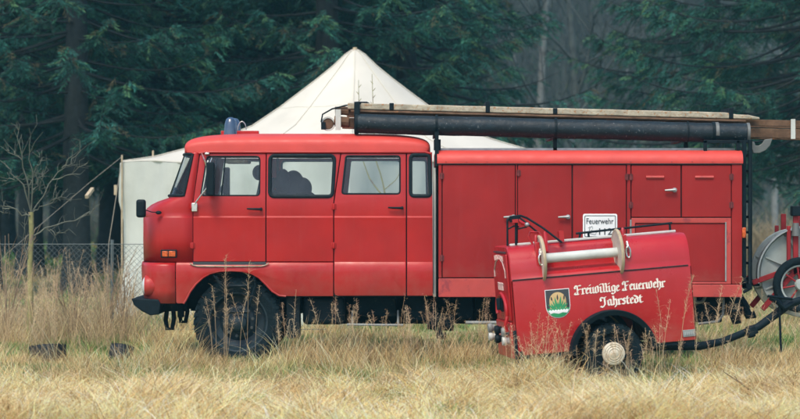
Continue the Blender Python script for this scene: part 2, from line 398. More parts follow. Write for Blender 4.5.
# rear wall of the cab, floor, engine cover
w = MB(); w.box(X(430.5), X(432.3), YN + .09, YF - .09, Z(296), Z(152)); w.build('cab_rear_wall', M['red'], truck)
w = MB(); w.box(X(276), X(431), YN + .04, YF - .04, Z(297), Z(293)); w.box(X(180), X(276), YN + .3, YF - .3, Z(263), Z(258)); w.box(X(156), X(180), YN + .25, YF - .25, Z(280), Z(277)); w.build('cab_floor', M['chassis'], truck)
w = MB(); w.box(X(178), X(282), YN + .32, YF - .32, Z(300), Z(258)); w.build('wheel_arch_liner', M['chassis'], truck)
w = MB(); w.box(X(168), X(196), YN + .3, YF - .3, Z(262), Z(206)); w.build('dashboard', M['seat'], truck, bevel=.03)
# seats
def seat(px, y0, y1, back=1, top=168):
    s_ = MB(); s_.box(X(px - 22), X(px + 2), y0, y1, Z(232), Z(220)); s_.build('seat_cushion', M['seat'], truck, bevel=.03, seg=3)
    s_ = MB(); s_.obox((X(px + 4), (y0 + y1) / 2, Z(197)), (.05, 0, .02), (0, (y1 - y0) / 2, 0), (.05, 0, (Z(top + 6) - Z(225)) / 2)); s_.build('seat_backrest', M['seat'], truck, bevel=.03, seg=3)
seat(254, YN + .25, YN + .75, top=178); seat(254, YF - .95, YF - .3, top=178)
s_ = MB(); s_.box(X(354), X(398), YN + .15, YF - .15, Z(240), Z(226)); s_.build('seat_cushion', M['seat'], truck, bevel=.03)
s_ = MB(); s_.ell((X(256), YN + .5, Z(172)), (.075, .13, .09)); s_.build('headrest', M['seat'], truck)
sw = MB(); cx, cz = X(214), Z(202)
sw.tube([(cx + .10 * math.cos(t) * .6, YN + .55 + .22 * math.sin(t), cz + .2 * math.cos(t)) for t in [k * math.pi / 12 for k in range(24)]], .013, 6, closed=True)
sw.tube([(cx, YN + .55, cz), (X(196), YN + .55, Z(225))], .02, 6); sw.build('steering_wheel', M['ink'], truck)
v = MB(); v.box(X(222), X(246), YN + .35, YN + .85, Z(162.5), Z(158)); v.build('sun_visor', M['oldwood'], truck, bevel=.012)
# mirrors
m_ = MB(); ym = YN - .16
m_.box(X(207.5), X(215.5), ym - .02, ym + .10, Z(196), Z(162.5)); mo = m_.build('side_mirror', M['black'], truck, bevel=.018, seg=3)
a_ = MB(); a_.tube([(X(201), YN + .08, Z(153)), (X(206), ym, Z(161)), (X(209), ym + .03, Z(170)), (X(209.5), ym + .03, Z(186)), (X(201), YN - .07, Z(196)), (X(195.5), YN - .03, Z(203)), (X(194.5), YN - .02, Z(210))], .0085, 7)
a_.tube([(X(213), ym + .03, Z(158)), (X(211.5), ym + .03, Z(162)), (X(209.5), ym + .03, Z(166))], .006, 6); a_.build('mirror_arm', M['chrome'], mo)
a_ = MB(); a_.box(X(191.8), X(197.5), YN - .035, YN - .004, Z(211.5), Z(203)); a_.build('mirror_bracket', M['chrome'], mo, bevel=.005)
a_ = MB(); a_.box(X(204.5), X(209), YN + .03, YN + .07, Z(154.5), Z(152.5)); a_.build('mirror_bracket', M['chrome'], mo, bevel=.005)
m_ = MB(); m_.box(X(137.2), X(146.5), YN - .13, YN - .02, Z(217.5), Z(199.5)); mo = m_.build('front_mirror', M['black'], truck, bevel=.03, seg=4)
a_ = MB(); a_.tube([(X(146), YN - .06, Z(210)), (X(152), YN - .04, Z(212)), (X(158.5), YN - .005, Z(212.5))], .006, 6); a_.ell((X(158.6), YN - .003, Z(212.6)), (.035, .02, .022)); a_.build('mirror_arm', M['black'], mo)
m_ = MB(); m_.box(X(205), X(212), YF + .05, YF + .17, Z(196), Z(163)); m_.build('side_mirror', M['black'], truck, bevel=.018)
# lamps
i_ = MB(); i_.box(X(160.8), X(177), YN - .016, YN + .01, Z(257.8), Z(249.6)); io = i_.build('indicator_lamp', M['rubber'], truck, bevel=.006)
i_ = MB(); i_.box(X(162.4), X(168.0), YN - .030, YN - .016, Z(256.6), Z(251)); i_.box(X(168.8), X(175.6), YN - .028, YN - .016, Z(256.6), Z(251)); i_.build('lens', M['orange'], io, bevel=.005)
for y, s_ in ((YN + .13, 1), (YF - .13, -1)):
    h = MB()
    h.lathe([(.0, .20), (.05, .19), (.095, .15), (.122, .07), (.125, .0), (.118, -.012), (.10, -.005)], (X(145), y, Z(286)), 'x', 28); ho = h.build('headlight', M['red'], truck, smooth=60)
    h = MB(); h.lathe([(0, -.050), (.05, -.044), (.085, -.028), (.105, -.012), (.114, .0)], (X(144.8), y, Z(286)), 'x', 28); h.build('lens', M['lampglass'], ho, smooth=60)
    h = MB(); h.tube([(X(144.9), y + .114 * math.cos(t), Z(286) + .114 * math.sin(t)) for t in [k * math.pi / 12 for k in range(24)]], .009, 6, closed=True); h.build('lamp_rim', M['chrome'], ho)
# beacons on the roof
bb = MB(); bb.box(X(215), X(254), YM - .42, YM - .34, Z(134.2), Z(128.2)); bb.box(X(215), X(254), YM + .34, YM + .42, Z(133.6), Z(130.8)); bb.build('roof_rib', M['red'], truck, bevel=.006)
for px, y in ((400 - 169.5 * (YM - .62) / 25, YM - .62), (400 - 165.3 * (YM + .62) / 25, YM + .62)):
    q = MB(); k_ = y / YN; c = (X(px) if y < YM else X(px), y, Z(134) )
    z0 = Z(HZ - (HZ - 139.5) * y / YN)
    q.lathe([(.0, 0), (.10, 0), (.10, .03), (.08, .04), (.0, .042)], (c[0], y, z0), 'z', 24); bo = q.build('beacon_base', M['rubber'], truck)
    q = MB(); q.lathe([(.080, .04), (.077, .10), (.069, .18), (.052, .235), (.028, .255), (0, .26)], (c[0], y, z0), 'z', 24); q.build('blue_dome', M['blue'], bo, smooth=60)
    q = MB(); q.lathe([(.03, .04), (.03, .12), (0, .13)], (c[0], y, z0), 'z', 12); q.build('lamp_reflector', M['steel'], bo)
q = MB(); q.tube([(X(236) + .05 * math.cos(t), YM - .3, Z(127) + .10 * math.sin(t)) for t in [k * math.pi / 8 for k in range(9)]], .006, 6); q.build('aerial_loop', M['steel'], truck)
# bumper and tow parts
b_ = MB(); b_.prism(P([(131, 298.6), (158, 299.4), (160.5, 303.6), (159, 314.5), (150, 315.5), (141, 311), (133.5, 305)]), YN + .02, YF - .02); b_.build('front_bumper', M['black'], truck, bevel=.012, seg=3)
for y in (YN + .45, YF - .45):
    t_ = MB(); t_.box(X(158), X(183), y - .05, y + .05, Z(313), Z(304)); t_.tube([(X(163), y, Z(310)), (X(161.5), y, Z(322)), (X(163), y, Z(331)), (X(168), y, Z(331)), (X(170), y, Z(320)), (X(169), y, Z(310))], .028, 7)
    t_.box(X(174), X(180), y - .06, y + .06, Z(319), Z(306))
    t_.build('tow_hook', M['chassis'], truck, bevel=.005)
# folding step under the door
s_ = MB(); y = YN + .01
def T(*p, r=.012): s_.tube([(X(a), y, Z(b)) for a, b in p], r, 6)
T((213, 275), (222.5, 286), (247.5, 286), (257, 275)); T((217, 279), (219.5, 286), (229.5, 311.5), (247, 311.5), (255, 286)); T((229, 286), (247, 286), r=.016); T((228, 312), (248, 312), r=.02)
T((222, 290), (219.5, 284), (216, 276)); T((254, 276), (255.5, 286), (249, 306))
s_.build('step_frame', M['black'], truck)
# wheels
def wheel_parts(root, cx, cy, cz, Rt, wd, face, rim='chassis', nuts=10, lug=36, dual=False):
    """face -1: outer side towards -y"""
    f = face
    t = MB(); prof = [(Rt * .60, -f * .02 * 0 + f * wd * .30), (Rt * .66, f * wd * .46), (Rt * .80, f * wd * .52), (Rt * .93, f * wd * .46), (Rt * .97, f * wd * .38), (Rt * .975, 0), (Rt * .97, -f * wd * .38), (Rt * .93, -f * wd * .46), (Rt * .8, -f * wd * .52), (Rt * .66, -f * wd * .46), (Rt * .60, -f * wd * .3)]
    t.lathe(prof, (cx, cy, cz), 'y', 64)
    for k in range(lug):
        for sg in (-1, 1):
            a = 2 * math.pi * (k + (.5 if sg > 0 else 0)) / lug; e = Vector((math.cos(a), 0, math.sin(a))); tt = Vector((-math.sin(a), 0, math.cos(a)))
            c = Vector((cx, cy, cz)) + e * (Rt * .962) + Vector((0, sg * wd * .26, 0))
            t.obox(c, e * Rt * .026, tt * Rt * .05 + Vector((0, sg * .02, 0)), Vector((0, wd * .2, 0)) + tt * sg * .01)
            c2 = Vector((cx, cy, cz)) + e * (Rt * .915) + Vector((0, sg * wd * .46, 0))
            t.obox(c2, e * Rt * .045, tt * Rt * .035, Vector((0, wd * .035, 0)))
    return t, prof
def big_wheel(cx, y_out, face, dual=False):
    Rt, wd, cz = .515, .36, .452
    cy = y_out - face * wd / 2
    t, _ = wheel_parts(None, cx, cy, cz, Rt, wd, face)
    wh = t.build('tyre', M['tyre'], None, smooth=25)
    wroot = wh; wroot.parent = truck; wroot.matrix_parent_inverse = Matrix.Translation(-truck.location); wroot.name = 'wheel'
    f = face
    r = MB(); r.lathe([(.335, f * .15), (.345, f * .165), (.325, f * .16), (.30, f * .10), (.29, f * .02), (.22, f * -.0), (.19, f * .03), (.17, f * .045), (.0, f * .045)], (cx, cy, cz), 'y', 48)
    r.build('rim', M['rim'], wroot, smooth=40)
    h = MB(); h.lathe([(.135, f * .04), (.13, f * .09), (.10, f * .12), (.095, f * .19), (.07, f * .21), (0, f * .215)], (cx, cy, cz), 'y', 28); h.build('hub', M['rim'], wroot, smooth=40)
    for k in range(10):
        a = 2 * math.pi * (k + .3) / 10; n = MB(); q = (cx + .165 * math.cos(a), cy, cz + .165 * math.sin(a))
        n.lathe([(.018, f * .04), (.018, f * .075), (.0, f * .078)], q, 'y', 6); n.build('wheel_nut', M['rimnut'], wroot)
    return wroot
big_wheel(X(237.5), YN + .06, -1); big_wheel(X(237.5), YF - .06, 1)
big_wheel(X(563), YN + .06, -1, True); big_wheel(X(563), YF - .06, 1, True)
# chassis
c = MB()
for y in (YM - .42, YM + .42): c.box(X(150), X(742), y - .05, y + .05, Z(312), Z(297))
for px in (200, 300, 380, 450, 520, 620, 700): c.box(X(px) - .04, X(px) + .04, YM - .36, YM + .36, Z(311), Z(299))
c.build('chassis_frame', M['chassis'], truck)
for px in (237.5, 563):
    a = MB(); a.tube([(X(px), YN + .2, .45), (X(px), YM - .25, .45), (X(px), YM, .45), (X(px), YM + .25, .45), (X(px), YF - .2, .45)], [.09, .1, .2, .1, .09], 12); a.build('axle', M['chassis'], truck)
    for y in (YM - .45, YM + .45):
        a = MB(); 
        for k in range(5): a.tube([(X(px) - .62 + .09 * k, y, .70 - .0 * k - k * .016), (X(px), y, .60 - k * .016), (X(px) + .62 - .09 * k, y, .70 - k * .016)], .015, 4)
        a.build('leaf_spring', M['chassis'], truck)
a = MB(); a.tube([(X(240), YM, .5), (X(400), YM, .60), (X(560), YM, .5)], .04, 8); a.build('drive_shaft', M['chassis'], truck)
a = MB(); a.box(X(302), X(344), YN + .18, YN + .62, Z(325.5), Z(298)); a.build('fuel_tank', M['black'], truck, bevel=.05, seg=4)
a = MB(); a.box(X(286), X(299), YN + .12, YN + .5, Z(339), Z(297)); a.build('mud_flap', M['rubber'], truck)
a = MB(); a.box(X(404), X(426), YN + .3, YN + .75, Z(322), Z(298)); a.box(X(352), X(396), YN + .35, YN + .8, Z(318), Z(298)); a.build('battery_box', M['chassis'], truck, bevel=.01)
a = MB(); a.tube([(X(428), YN + .3, Z(322)), (X(455), YN + .3, Z(324))], .10, 14); a.tube([(X(432), YN + .3, Z(300)), (X(436), YN + .3, Z(318))], .04, 8); a.tube([(X(438), YN + .22, Z(328)), (X(440), YN + .22, Z(337)), (X(446), YN + .2, Z(337))], .045, 8); a.build('silencer', M['chassis'], truck)
a = MB(); a.tube([(X(347), YN + .06, Z(324.8)), (X(403), YN + .06, Z(325.4))], .014, 8); a.tube([(X(352), YN + .06, Z(325)), (X(352), YN + .3, Z(312))], .012, 6); a.tube([(X(398), YN + .06, Z(325)), (X(398), YN + .3, Z(312))], .012, 6); a.build('running_bar', M['nutpale'], truck)
a = MB(); a.tube([(X(466), YN + .1, Z(323)), (X(516), YN + .1, Z(323))], .020, 8); a.build('running_bar', M['nutpale'], truck)
a = MB(); a.box(X(338), X(700), YM - .1, YM + .1, Z(329), Z(298)); a.box(X(455), X(700), YN + .7, YN + .8, Z(318), Z(298)); a.build('inner_skirt', M['chassis'], truck)
for px0, px1, y0, pz in ((458, 474, .35, 321), (476, 492, .5, 315), (660, 694, .4, 330)):
    a = MB(); a.box(X(px0), X(px1), YN + y0, YN + y0 + .4, Z(pz), Z(298)); a.build('under_body_locker', M['chassis'], truck, bevel=.01)
# rear corner under the body: pump inlet, mud guard, tow coupling
a = MB(); a.lathe([(.09, .2), (.09, .02), (.075, 0), (.06, .01), (.055, .06), (0, .07)], (X(702), YN + .25, Z(297)), 'y', 20); a.build('pump_inlet', M['steel'], truck)
a = MB(); a.box(X(700), X(726), YN + .3, YN + 1.9, Z(324), Z(297)); a.box(X(726), X(741), YN + .6, YN + 1.9, Z(318), Z(297)); a.build('pump_case', M['chassis'], truck, bevel=.02)
a = MB(); a.tube([(X(722), YN + .15, Z(285)), (X(725.5), YN + .15, Z(300)), (X(725), YN + .15, Z(315)), (X(720), YN + .15, Z(322)), (X(700), YN + .15, Z(324.5))], .016, 8); a.build('guard_bar', M['nut'], truck)
a = MB(); a.box(X(731), X(742), YN + .1, YN + .9, Z(312), Z(298)); a.tube([(X(738), YN + .3, Z(300)), (X(739), YN + .3, Z(315)), (X(741), YN + .3, Z(325))], [.05, .075, .05], 10)
a.tube([(X(741), YM, Z(309)), (X(752), YM, Z(311)), (X(760), YM, Z(316)), (X(764), YM, Z(312)), (X(760), YM, Z(306))], .045, 8)
a.tube([(X(741), YN + .5, Z(292)), (X(748), YN + .5, Z(302)), (X(756), YN + .5, Z(318)), (X(762), YN + .5, Z(316))], .05, 8)
a.build('tow_coupling', M['chassis'], truck)

# ---- equipment body
BX0, BX1 = 438.5, 742.0
b_ = MB(); b_.box(X(BX0) + .01, X(BX1) - .01, YN + .03, YF - .03, Z(296), Z(163)); body = b_.build('equipment_body', M['seam'], truck)
def plate(name, x0, x1, y0, y1, m='red_box', yo=0.0, th=.035, par=None, r=.01):
    o = round_poly(P([(x0, y1), (x0, y0), (x1, y0), (x1, y1)]), r, 3)
    return panel(name, o, [], YN + yo, th, M[m], par or body, bev=.005)
plate('sill_panel', BX0, 628, 278.4, 297, 'red_sill', -.004); plate('sill_panel', 628.6, BX1, 284.6, 297, 'red_sill', -.004)
da = plate('locker_door', 442.6, 515, 165, 277.4); db = plate('locker_door', 518, 571.6, 165, 277.4); dc = plate('locker_door', 573, 626, 165, 277.4)
dd = plate('small_locker_door', 631.5, 680.6, 165.4, 217); de = plate('small_locker_door', 682, 731, 165.4, 217)
plate('frame_post', BX0, 441.7, 164, 277.8, 'red_box', -.002); plate('frame_post', 515.8, 517.3, 164, 277.8, 'red_box', .004); plate('frame_post', 627, 630.6, 164, 284, 'red_box', -.002); plate('frame_post', 731.8, BX1, 164, 284, 'red_box', -.002)
df_ = plate('flap_panel', 635.5, 726, 223.6, 281.5, 'red_box', .012)
fr = panel('flap_frame', round_poly(P([(631.5, 284), (631.5, 218), (731, 218), (731, 284)]), .005, 2), [round_poly(P([(635, 282), (635, 223), (726.5, 223), (726.5, 282)]), .01, 3)], YN - .002, .03, M['red_sill'], body, bev=.004)
e_ = MB()
for x0, x1, y0, y1 in ((629.8, 633.6, 219.6, 236), (729 - 4, 728, 222, 281)):
    e_ = MB(); e_.box(X(x0), X(x1) - (X(x1) - X(x0)) * .55, YN - .012, YN - .003, Z(y1), Z(y0)); e_.build('edge_strip', M['nutpale'], df_)
for par, px, py in ((da, 503.5, 217), (db, 558, 217), (dd, 664.5, 190.2)):
    h = MB(); h.tube([(X(px), YN - .035, Z(py + .2)), (X(px + 9), YN - .04, Z(py - .2)), (X(px + 10.5), YN - .04, Z(py - .2))], [.010, .017, .019], 8); h.lathe([(.026, 0), (.026, -.045), (0, -.05)], (X(px + 9.8), YN, Z(py - .2)), 'y', 12); h.build('locker_handle', M['dullsteel'], par)
for par, px, py in ((db, 518.6, 173), (db, 518.6, 262), (da, 441.8, 176), (da, 441.8, 258), (dc, 627, 177), (dd, 630.8, 177), (dd, 630.8, 205), (de, 731.4, 177), (de, 731.4, 205), (dc, 627, 262)):
    h = MB(); h.tube([(X(px), YN - .010, Z(py + 3.2)), (X(px), YN - .010, Z(py - 3.2))], .014, 7); h.box(X(px - 2.2), X(px + 2.2), YN - .006, YN + .002, Z(py + 2.6), Z(py - 2.6)); h.build('locker_hinge', M['hinge'], par)
for par, x0, x1 in ((dd, 646, 664), (de, 695, 713.5)):
    h = MB(); h.tube([(X(x0), YN - .004, Z(177.2)), (X(x1), YN - .004, Z(177.2))], .017, 8); h.build('vent_lip', M['red_sill'], par)
# curved roof edge of the body
b_ = MB(); prof = [(YN - .012, Z(163.6)), (YN - .016, Z(162)), (YN - .010, Z(158)), (YN + .02, Z(154)), (YN + .07, Z(151.2)), (YN + .16, Z(150.0)), (YM, Z(148.8))]
prof = prof + [(2 * YM - y, z) for y, z in prof[-2::-1]]
NXS = 24
for k in range(NXS + 1):
    x = X(437.2) + (X(743) - X(437.2)) * k / NXS
    for (y, z) in prof: b_.v.append((x, y, z))
W = len(prof)
for k in range(NXS):
    for j in range(W - 1): b_.face((k * W + j, (k + 1) * W + j, (k + 1) * W + j + 1, k * W + j + 1))
b_.face(tuple(range(W))); b_.face(tuple(NXS * W + j for j in range(W)))
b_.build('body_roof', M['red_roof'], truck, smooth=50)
b_ = MB(); b_.tube([(X(438), YN - .008, Z(163.9)), (X(742), YN - .008, Z(163.9))], .008, 6); b_.build('roof_drip_edge', M['seam'], truck)
b_ = MB()
for y in (YN + .3, YN + .9): b_.box(X(440), X(739), y, y + .22, Z(149.6), Z(147.4))
b_.build('roof_walkway', M['steel'], truck)
for k in range(15):
    px = 446 + k * 20.5; q = MB(); q.lathe([(.009, 0), (.009, -.005), (0, -.007)], (X(px), YN - .014, Z(161.6)), 'y', 8); q.build('rivet', M['red_sill'], truck)
# roof rack
def post(px, p0, p1, y=YN + .12, w=.022):
    b_ = MB(); b_.box(X(px) - w, X(px) + w, y, y + .05, Z(p0), Z(p1)); return b_
b_ = post(436.8, 166, 133, YN + .02); b_.build('rack_post', M['black'], truck)
b_ = post(557, 151, 134, YN + .3); b_.build('rack_post', M['black'], truck)
b_ = post(690, 151, 138, YN + .35); b_.build('rack_post', M['black'], truck)
b_ = MB(); b_.box(X(705), X(752), YN + .1, YN + .14, Z(143), Z(139.8)); b_.box(X(705), X(708.4), YN + .1, YN + .14, Z(152), Z(140)); b_.box(X(738), X(741), YN + .1, YN + .14, Z(150), Z(140)); b_.build('rack_bracket', M['black'], truck, bevel=.004)
for px, y in ((436.8, YN + .05), (557, YN + .3), (690, YN + .35)):
    b_ = MB(); b_.box(X(px) - .025, X(px) + .025, y, YN + 1.6, Z(134.5 + (px - 437) * .021), Z(131.5 + (px - 437) * .021)); b_.build('rack_crossbar', M['black'], truck)
b_ = MB(); b_.box(X(434) , X(441), YN + .14, YN + .2, Z(150), Z(139)); b_.build('rack_clamp', M['black'], truck)
# front cradle over the cab
b_ = MB(); b_.box(X(353.8), X(359.4), YN + .16, YN + .28, Z(132.4), Z(101)); b_.tube([(X(356), YN + .25, Z(102)), (X(366), YN + .4, Z(101.5)), (X(372), YN + .7, Z(104))], .02, 6); b_.box(X(353.8), X(357), YN + .28, YN + 1.4, Z(134.5), Z(130)); b_.build('front_cradle', M['black'], truck, bevel=.006)
# rear ladder and posts
b_ = MB()
for y in (YN + .06, YN + .5): b_.tube([(X(751), y, Z(140)), (X(751), y, Z(289)), (X(744), y, Z(292))], .024, 8)
for k in range(9): b_.tube([(X(751), YN + .06, Z(155 + k * 15.5)), (X(751), YN + .5, Z(155 + k * 15.5))], .016, 6)
b_.build('rear_ladder', M['black'], truck)
b_ = MB(); b_.box(X(743), X(746.6), YN + .03, YN + .07, Z(288), Z(142)); b_.box(X(743), X(752), YN + .03, YN + .07, Z(289), Z(284)); b_.tube([(X(747.5), YN + .2, Z(150 + k)) if k % 2 else (X(747.1), YN + .24, Z(150 + k)) for k in range(0, 134, 3)], .017, 6); b_.build('rear_post', M['chassis'], truck)
b_ = MB(); b_.box(X(742), X(745.8), YN - .02, YN + .05, Z(238), Z(227.5)); b_.build('marker_lamp', M['orange'], truck, bevel=.008)
# pipe in the gap between cab and body
b_ = MB(); b_.tube([(X(434.6), YN + .1, Z(297)), (X(434.6), YN + .1, Z(168))], .019, 8); b_.build('gap_pipe', M['pipegrey'], truck)
b_ = MB(); b_.tube([(X(436.4), YN + .12, Z(296)), (X(436.6), YN + .12, Z(166))], .010, 8); b_.build('gap_cable', M['rubber'], truck)
# sign on the body
o = round_poly(P([(582.8, 238.5), (582.8, 213.8), (617.2, 213.8), (617.2, 238.5)]), .025, 4)
sg = panel('sign', o, [], YN - .012, .010, M['white'], truck, bev=.001); sg['label'] = 'white plate reading Feuerwehr and 112 on a locker door'
o2 = round_poly(P([(584.4, 236.9), (584.4, 215.4), (615.6, 215.4), (615.6, 236.9)]), .015, 4); o3 = round_poly(P([(585, 236.3), (585, 216), (615, 216), (615, 236.3)]), .012, 4)
panel('sign_border', o2, [o3], YN - .0145, .002, M['ink'], sg, bev=.0002)
def text_obj(name, s_, x, y, z, size, m, par, xs=1.0, world=True, ext=.0006):
    cu = bpy.data.curves.new('t', 'FONT'); cu.body = s_; cu.size = size; cu.extrude = ext; cu.offset = .0004
    ob = bpy.data.objects.new('t', cu); COL.objects.link(ob); dg = bpy.context.evaluated_depsgraph_get()
    me = bpy.data.meshes.new_from_object(ob.evaluated_get(dg), depsgraph=dg); bpy.data.objects.remove(ob); bpy.data.curves.remove(cu)
    w_ = max(v.co.x for v in me.vertices) - min(v.co.x for v in me.vertices); x_min = min(v.co.x for v in me.vertices); k = xs / w_
    me.transform(Matrix(((k, 0, 0, x - x_min * k), (0, 0, -1, y), (0, 1, 0, z), (0, 0, 0, 1)))); me.materials.clear()
    return mesh_obj(name, me, m, par, world, smooth=0)
text_obj('lettering', 'Feuerwehr', X(586.3), YN - .016, Z(223.8), .092, M['ink'], sg, xs=(613.4 - 586.3) / S)
text_obj('lettering', '112', X(599), YN - .016, Z(234.6), .105, M['ink'], sg, xs=(612 - 599) / S)
t_ = MB(); t_.tube([(X(589.5 + .3 * math.sin(k)), YN - .0155, Z(226 + k * .9)) for k in range(9)], .003, 5); t_.tube([(X(588), YN - .0155, Z(227.5)), (X(592), YN - .0155, Z(226)), (X(592.5), YN - .0155, Z(229))], .003, 5); t_.tube([(X(589), YN - .0155, Z(233)), (X(595), YN - .0155, Z(234.5)), (X(596.5), YN - .0155, Z(232)), (X(591), YN - .0155, Z(230))], .003, 5)
t_.build('telephone_mark', M['steel'], sg)

# ================================================================== things on and in the truck
coat = thing('coat_bundle', 'dark coats and gear heaped behind the middle side window of the crew cab', 'clothing', (X(290), YN + .7, Z(225)))
b_ = MB(); 
for (px, py, rx, rz, yy) in ((280, 181, .10, .16, .6), (289, 186, .15, .19, .7), (299, 188, .12, .13, .75), (286, 200, .22, .22, .7), (302, 200, .14, .12, .65)):
    b_.ell((X(px), YN + yy, Z(py)), (rx, .16 + .02 * (px % 3), rz), 30, 20)
me = b_.mesh(); 
for v in me.vertices:
    n = noise.noise(Vector(v.co) * 3) * .04; v.co += v.normal * n
mesh_obj('cloth_heap', me, M['coat'], coat, True, smooth=179)
b_ = MB(); b_.box(X(270), X(316), YN + .45, YN + 1.2, Z(262), Z(212)); b_.build('gear_box', M['coat'], coat, bevel=.02)

def load_z(px, base): return Z(base + (px - 356) * (10.0 / 395))
# black pipe
pt = thing('roof_pipe', 'long black painted pipe strapped along the near side of the truck roof', 'pipe', (X(553), YN + .2, load_z(553, 122.5)))
b_ = MB(); n = 40; pts, rs = [], []
for k in range(n + 1):
    px = 357 + (749 - 357) * k / n; pts.append((X(px), YN + .22, load_z(px, 122.6) - .012 * math.sin(math.pi * ((k / n * 3) % 1)) * .4)); rs.append(.112 + .002 * math.sin(k * 2.1))
b_.tube(pts, rs, 24); b_.build('pipe_barrel', M['tubeblack'], pt, smooth=50)
for px, w_ in ((356.2, 2.5), (436.8, 2.4), (557, 2.2), (716, 3.2), (690, 1.4)):
    c0 = (X(px), YN + .22, load_z(px, 122.6)); b_ = MB(); b_.lathe([(.112, -w_ / S / 2), (.121, -w_ / S / 2), (.121, w_ / S / 2), (.112, w_ / S / 2)], c0, 'x', 24); b_.build('pipe_strap', M['black'], pt, smooth=40)
b_ = MB(); b_.lathe([(0, -.008), (.105, -.008), (.120, .0), (.120, .03), (.112, .03)], (X(749.6), YN + .22, load_z(749, 122.6)), 'x', 24); b_.build('end_flange', M['nut'], pt, smooth=40)
b_ = MB(); b_.lathe([(.113, 0), (.118, .004), (.118, .05), (.113, .054)], (X(716.5), YN + .22, load_z(716, 122.6)), 'x', 24, 60, 200); b_.build('pipe_collar', M['nut'], pt, smooth=40)
# wooden ladder
ld = thing('roof_ladder', 'weathered wooden extension ladder lying along the truck roof beside the black pipe', 'ladder', (X(560), YN + .7, load_z(560, 116)))
def lz(px, py0): return load_z(px, py0)
for y in (YN + .40, YN + .92):
    for (o0, o1, xa, xb, nm, m_) in ((107.8, 114.2, 345, 836, 'stile', 'wood'), (116.6, 126.2, 340, 836, 'stile', 'wood')):
        b_ = MB(); xa_, xb_ = X(xa), X(xb)
        b_.v.extend([(xa_, y, lz(xa, o1)), (xb_, y, lz(xb, o1)), (xb_, y + .045, lz(xb, o1)), (xa_, y + .045, lz(xa, o1)), (xa_, y, lz(xa, o0)), (xb_, y, lz(xb, o0)), (xb_, y + .045, lz(xb, o0)), (xa_, y + .045, lz(xa, o0))])
        for f in ((3, 2, 1, 0), (4, 5, 6, 7), (0, 1, 5, 4), (1, 2, 6, 5), (2, 3, 7, 6), (3, 0, 4, 7)): b_.face(f)
        b_.build(nm, M[m_], ld, bevel=.006)
b_ = MB(); b_.tube([(X(a), YN + .42, Z(b)) for a, b in ((334, 109.5), (342, 109), (348, 109.6))], .052, 10); b_.tube([(X(a), YN + .42, Z(b)) for a, b in ((333, 119.5), (341, 120.5), (348, 121))], .064, 10); b_.build('stile_tip', M['wood'], ld)
b_ = MB(); b_.lathe([(.0, -.03), (.06, -.03), (.065, 0), (.06, .03), (0, .03)], (X(327), YN + .42, Z(122.5)), 'y', 20); b_.build('roller', M['wood'], ld)
b_ = MB(); b_.lathe([(.065, -.02), (.082, -.02), (.082, .02), (.065, .02)], (X(327), YN + .40, Z(122.5)), 'y', 24); b_.build('roller_tyre', M['pipegrey'], ld)
b_ = MB(); b_.box(X(334.6), X(340), YN + .345, YN + .36, Z(129), Z(108)); b_.build('end_band', M['pipegrey'], ld)
b_ = MB(); b_.box(X(797), X(801.5), YN + .385, YN + .397, lz(799, 126.6), lz(799, 106.5)); b_.build('end_band', M['pipegrey'], ld)
b_ = MB(); b_.tube([(X(320), YN + .36, Z(121)), (X(321.5), YN + .36, Z(113)), (X(331), YN + .36, Z(107.6)), (X(345), YN + .36, Z(104)), (X(352), YN + .36, Z(103))], .010, 6); b_.box(X(320), X(324.5), YN + .34, YN + .42, Z(128.4), Z(121)); b_.build('end_bracket', M['black'], ld)
n = 36
def plank(nm, px0, px1, pc, hh, y0, y1, m_, taper=True):
    b_ = MB()
    for k in range(n + 1):
        px = px0 + (px1 - px0) * k / n; q = hh * (1 if not taper or k < n - 2 else (.7 if k < n else .35)); w_ = .0012 * math.sin(k * 1.7)
        zc = lz(px, pc) - (0 if not taper or k < n - 2 else (hh - q)); 
        for (y, z) in ((y0, zc - q + w_), (y0, zc + q + w_), (y1, zc + q + w_), (y1, zc - q + w_)): b_.v.append((X(px), y, z))
    for k in range(n):
        for j in range(4): b_.face((k * 4 + j, (k + 1) * 4 + j, (k + 1) * 4 + (j + 1) % 4, k * 4 + (j + 1) % 4))
    b_.face((0, 1, 2, 3)); b_.face((n * 4, n * 4 + 1, n * 4 + 2, n * 4 + 3)); return b_.build(nm, M[m_], ld, smooth=30, bevel=.012, seg=3)
plank('top_rail', 347, 764, 105.0, .036, YN + .29, YN + .37, 'oldwood')
plank('lower_rail', 350, 750, 110.2, .014, YN + .27, YN + .33, 'wood', False)
plank('far_rail', 347, 760, 104.2, .034, YN + .95, YN + 1.03, 'oldwood')
for k in range(18):
    px = 352 + k * 27.5; b_ = MB(); b_.tube([(X(px), YN + .43, lz(px, 120.5)), (X(px), YN + .94, lz(px, 120.5))], .018, 8); b_.build('rung', M['wood'], ld)
for px, h in ((391.5, 3.6), (488.8, 7.5), (557, 2.5), (735, 7.5)):
    b_ = MB(); b_.box(X(px) - .026, X(px) + .026, YN + .285, YN + .98, lz(px, 108), lz(px, 104.5 - h)); b_.build('rail_clamp', M['black'], ld, bevel=.006)
b_ = MB(); pts = [(758, 141), (760, 147.5), (766, 149.5), (772, 146), (776, 139.5), (776, 137)]
b_.prism([(X(a), Z(b)) for a, b in ((757, 140.5), (756.8, 147), (758.5, 152.5), (765, 152.3), (771, 149.5), (775.5, 144.5), (778, 137.5), (770, 138.5), (767.5, 142.5), (764, 144.8), (760.5, 144.5), (759.5, 141))], YN + .36, YN + .4)
b_.build('curved_foot', M['nut'], ld, bevel=.006)
b_ = MB(); b_.tube([(X(742), YN + .4, Z(141)), (X(757), YN + .4, Z(141.5)), (X(773), YN + .4, Z(139.5))], .012, 6); b_.build('stay_rod', M['black'], ld)
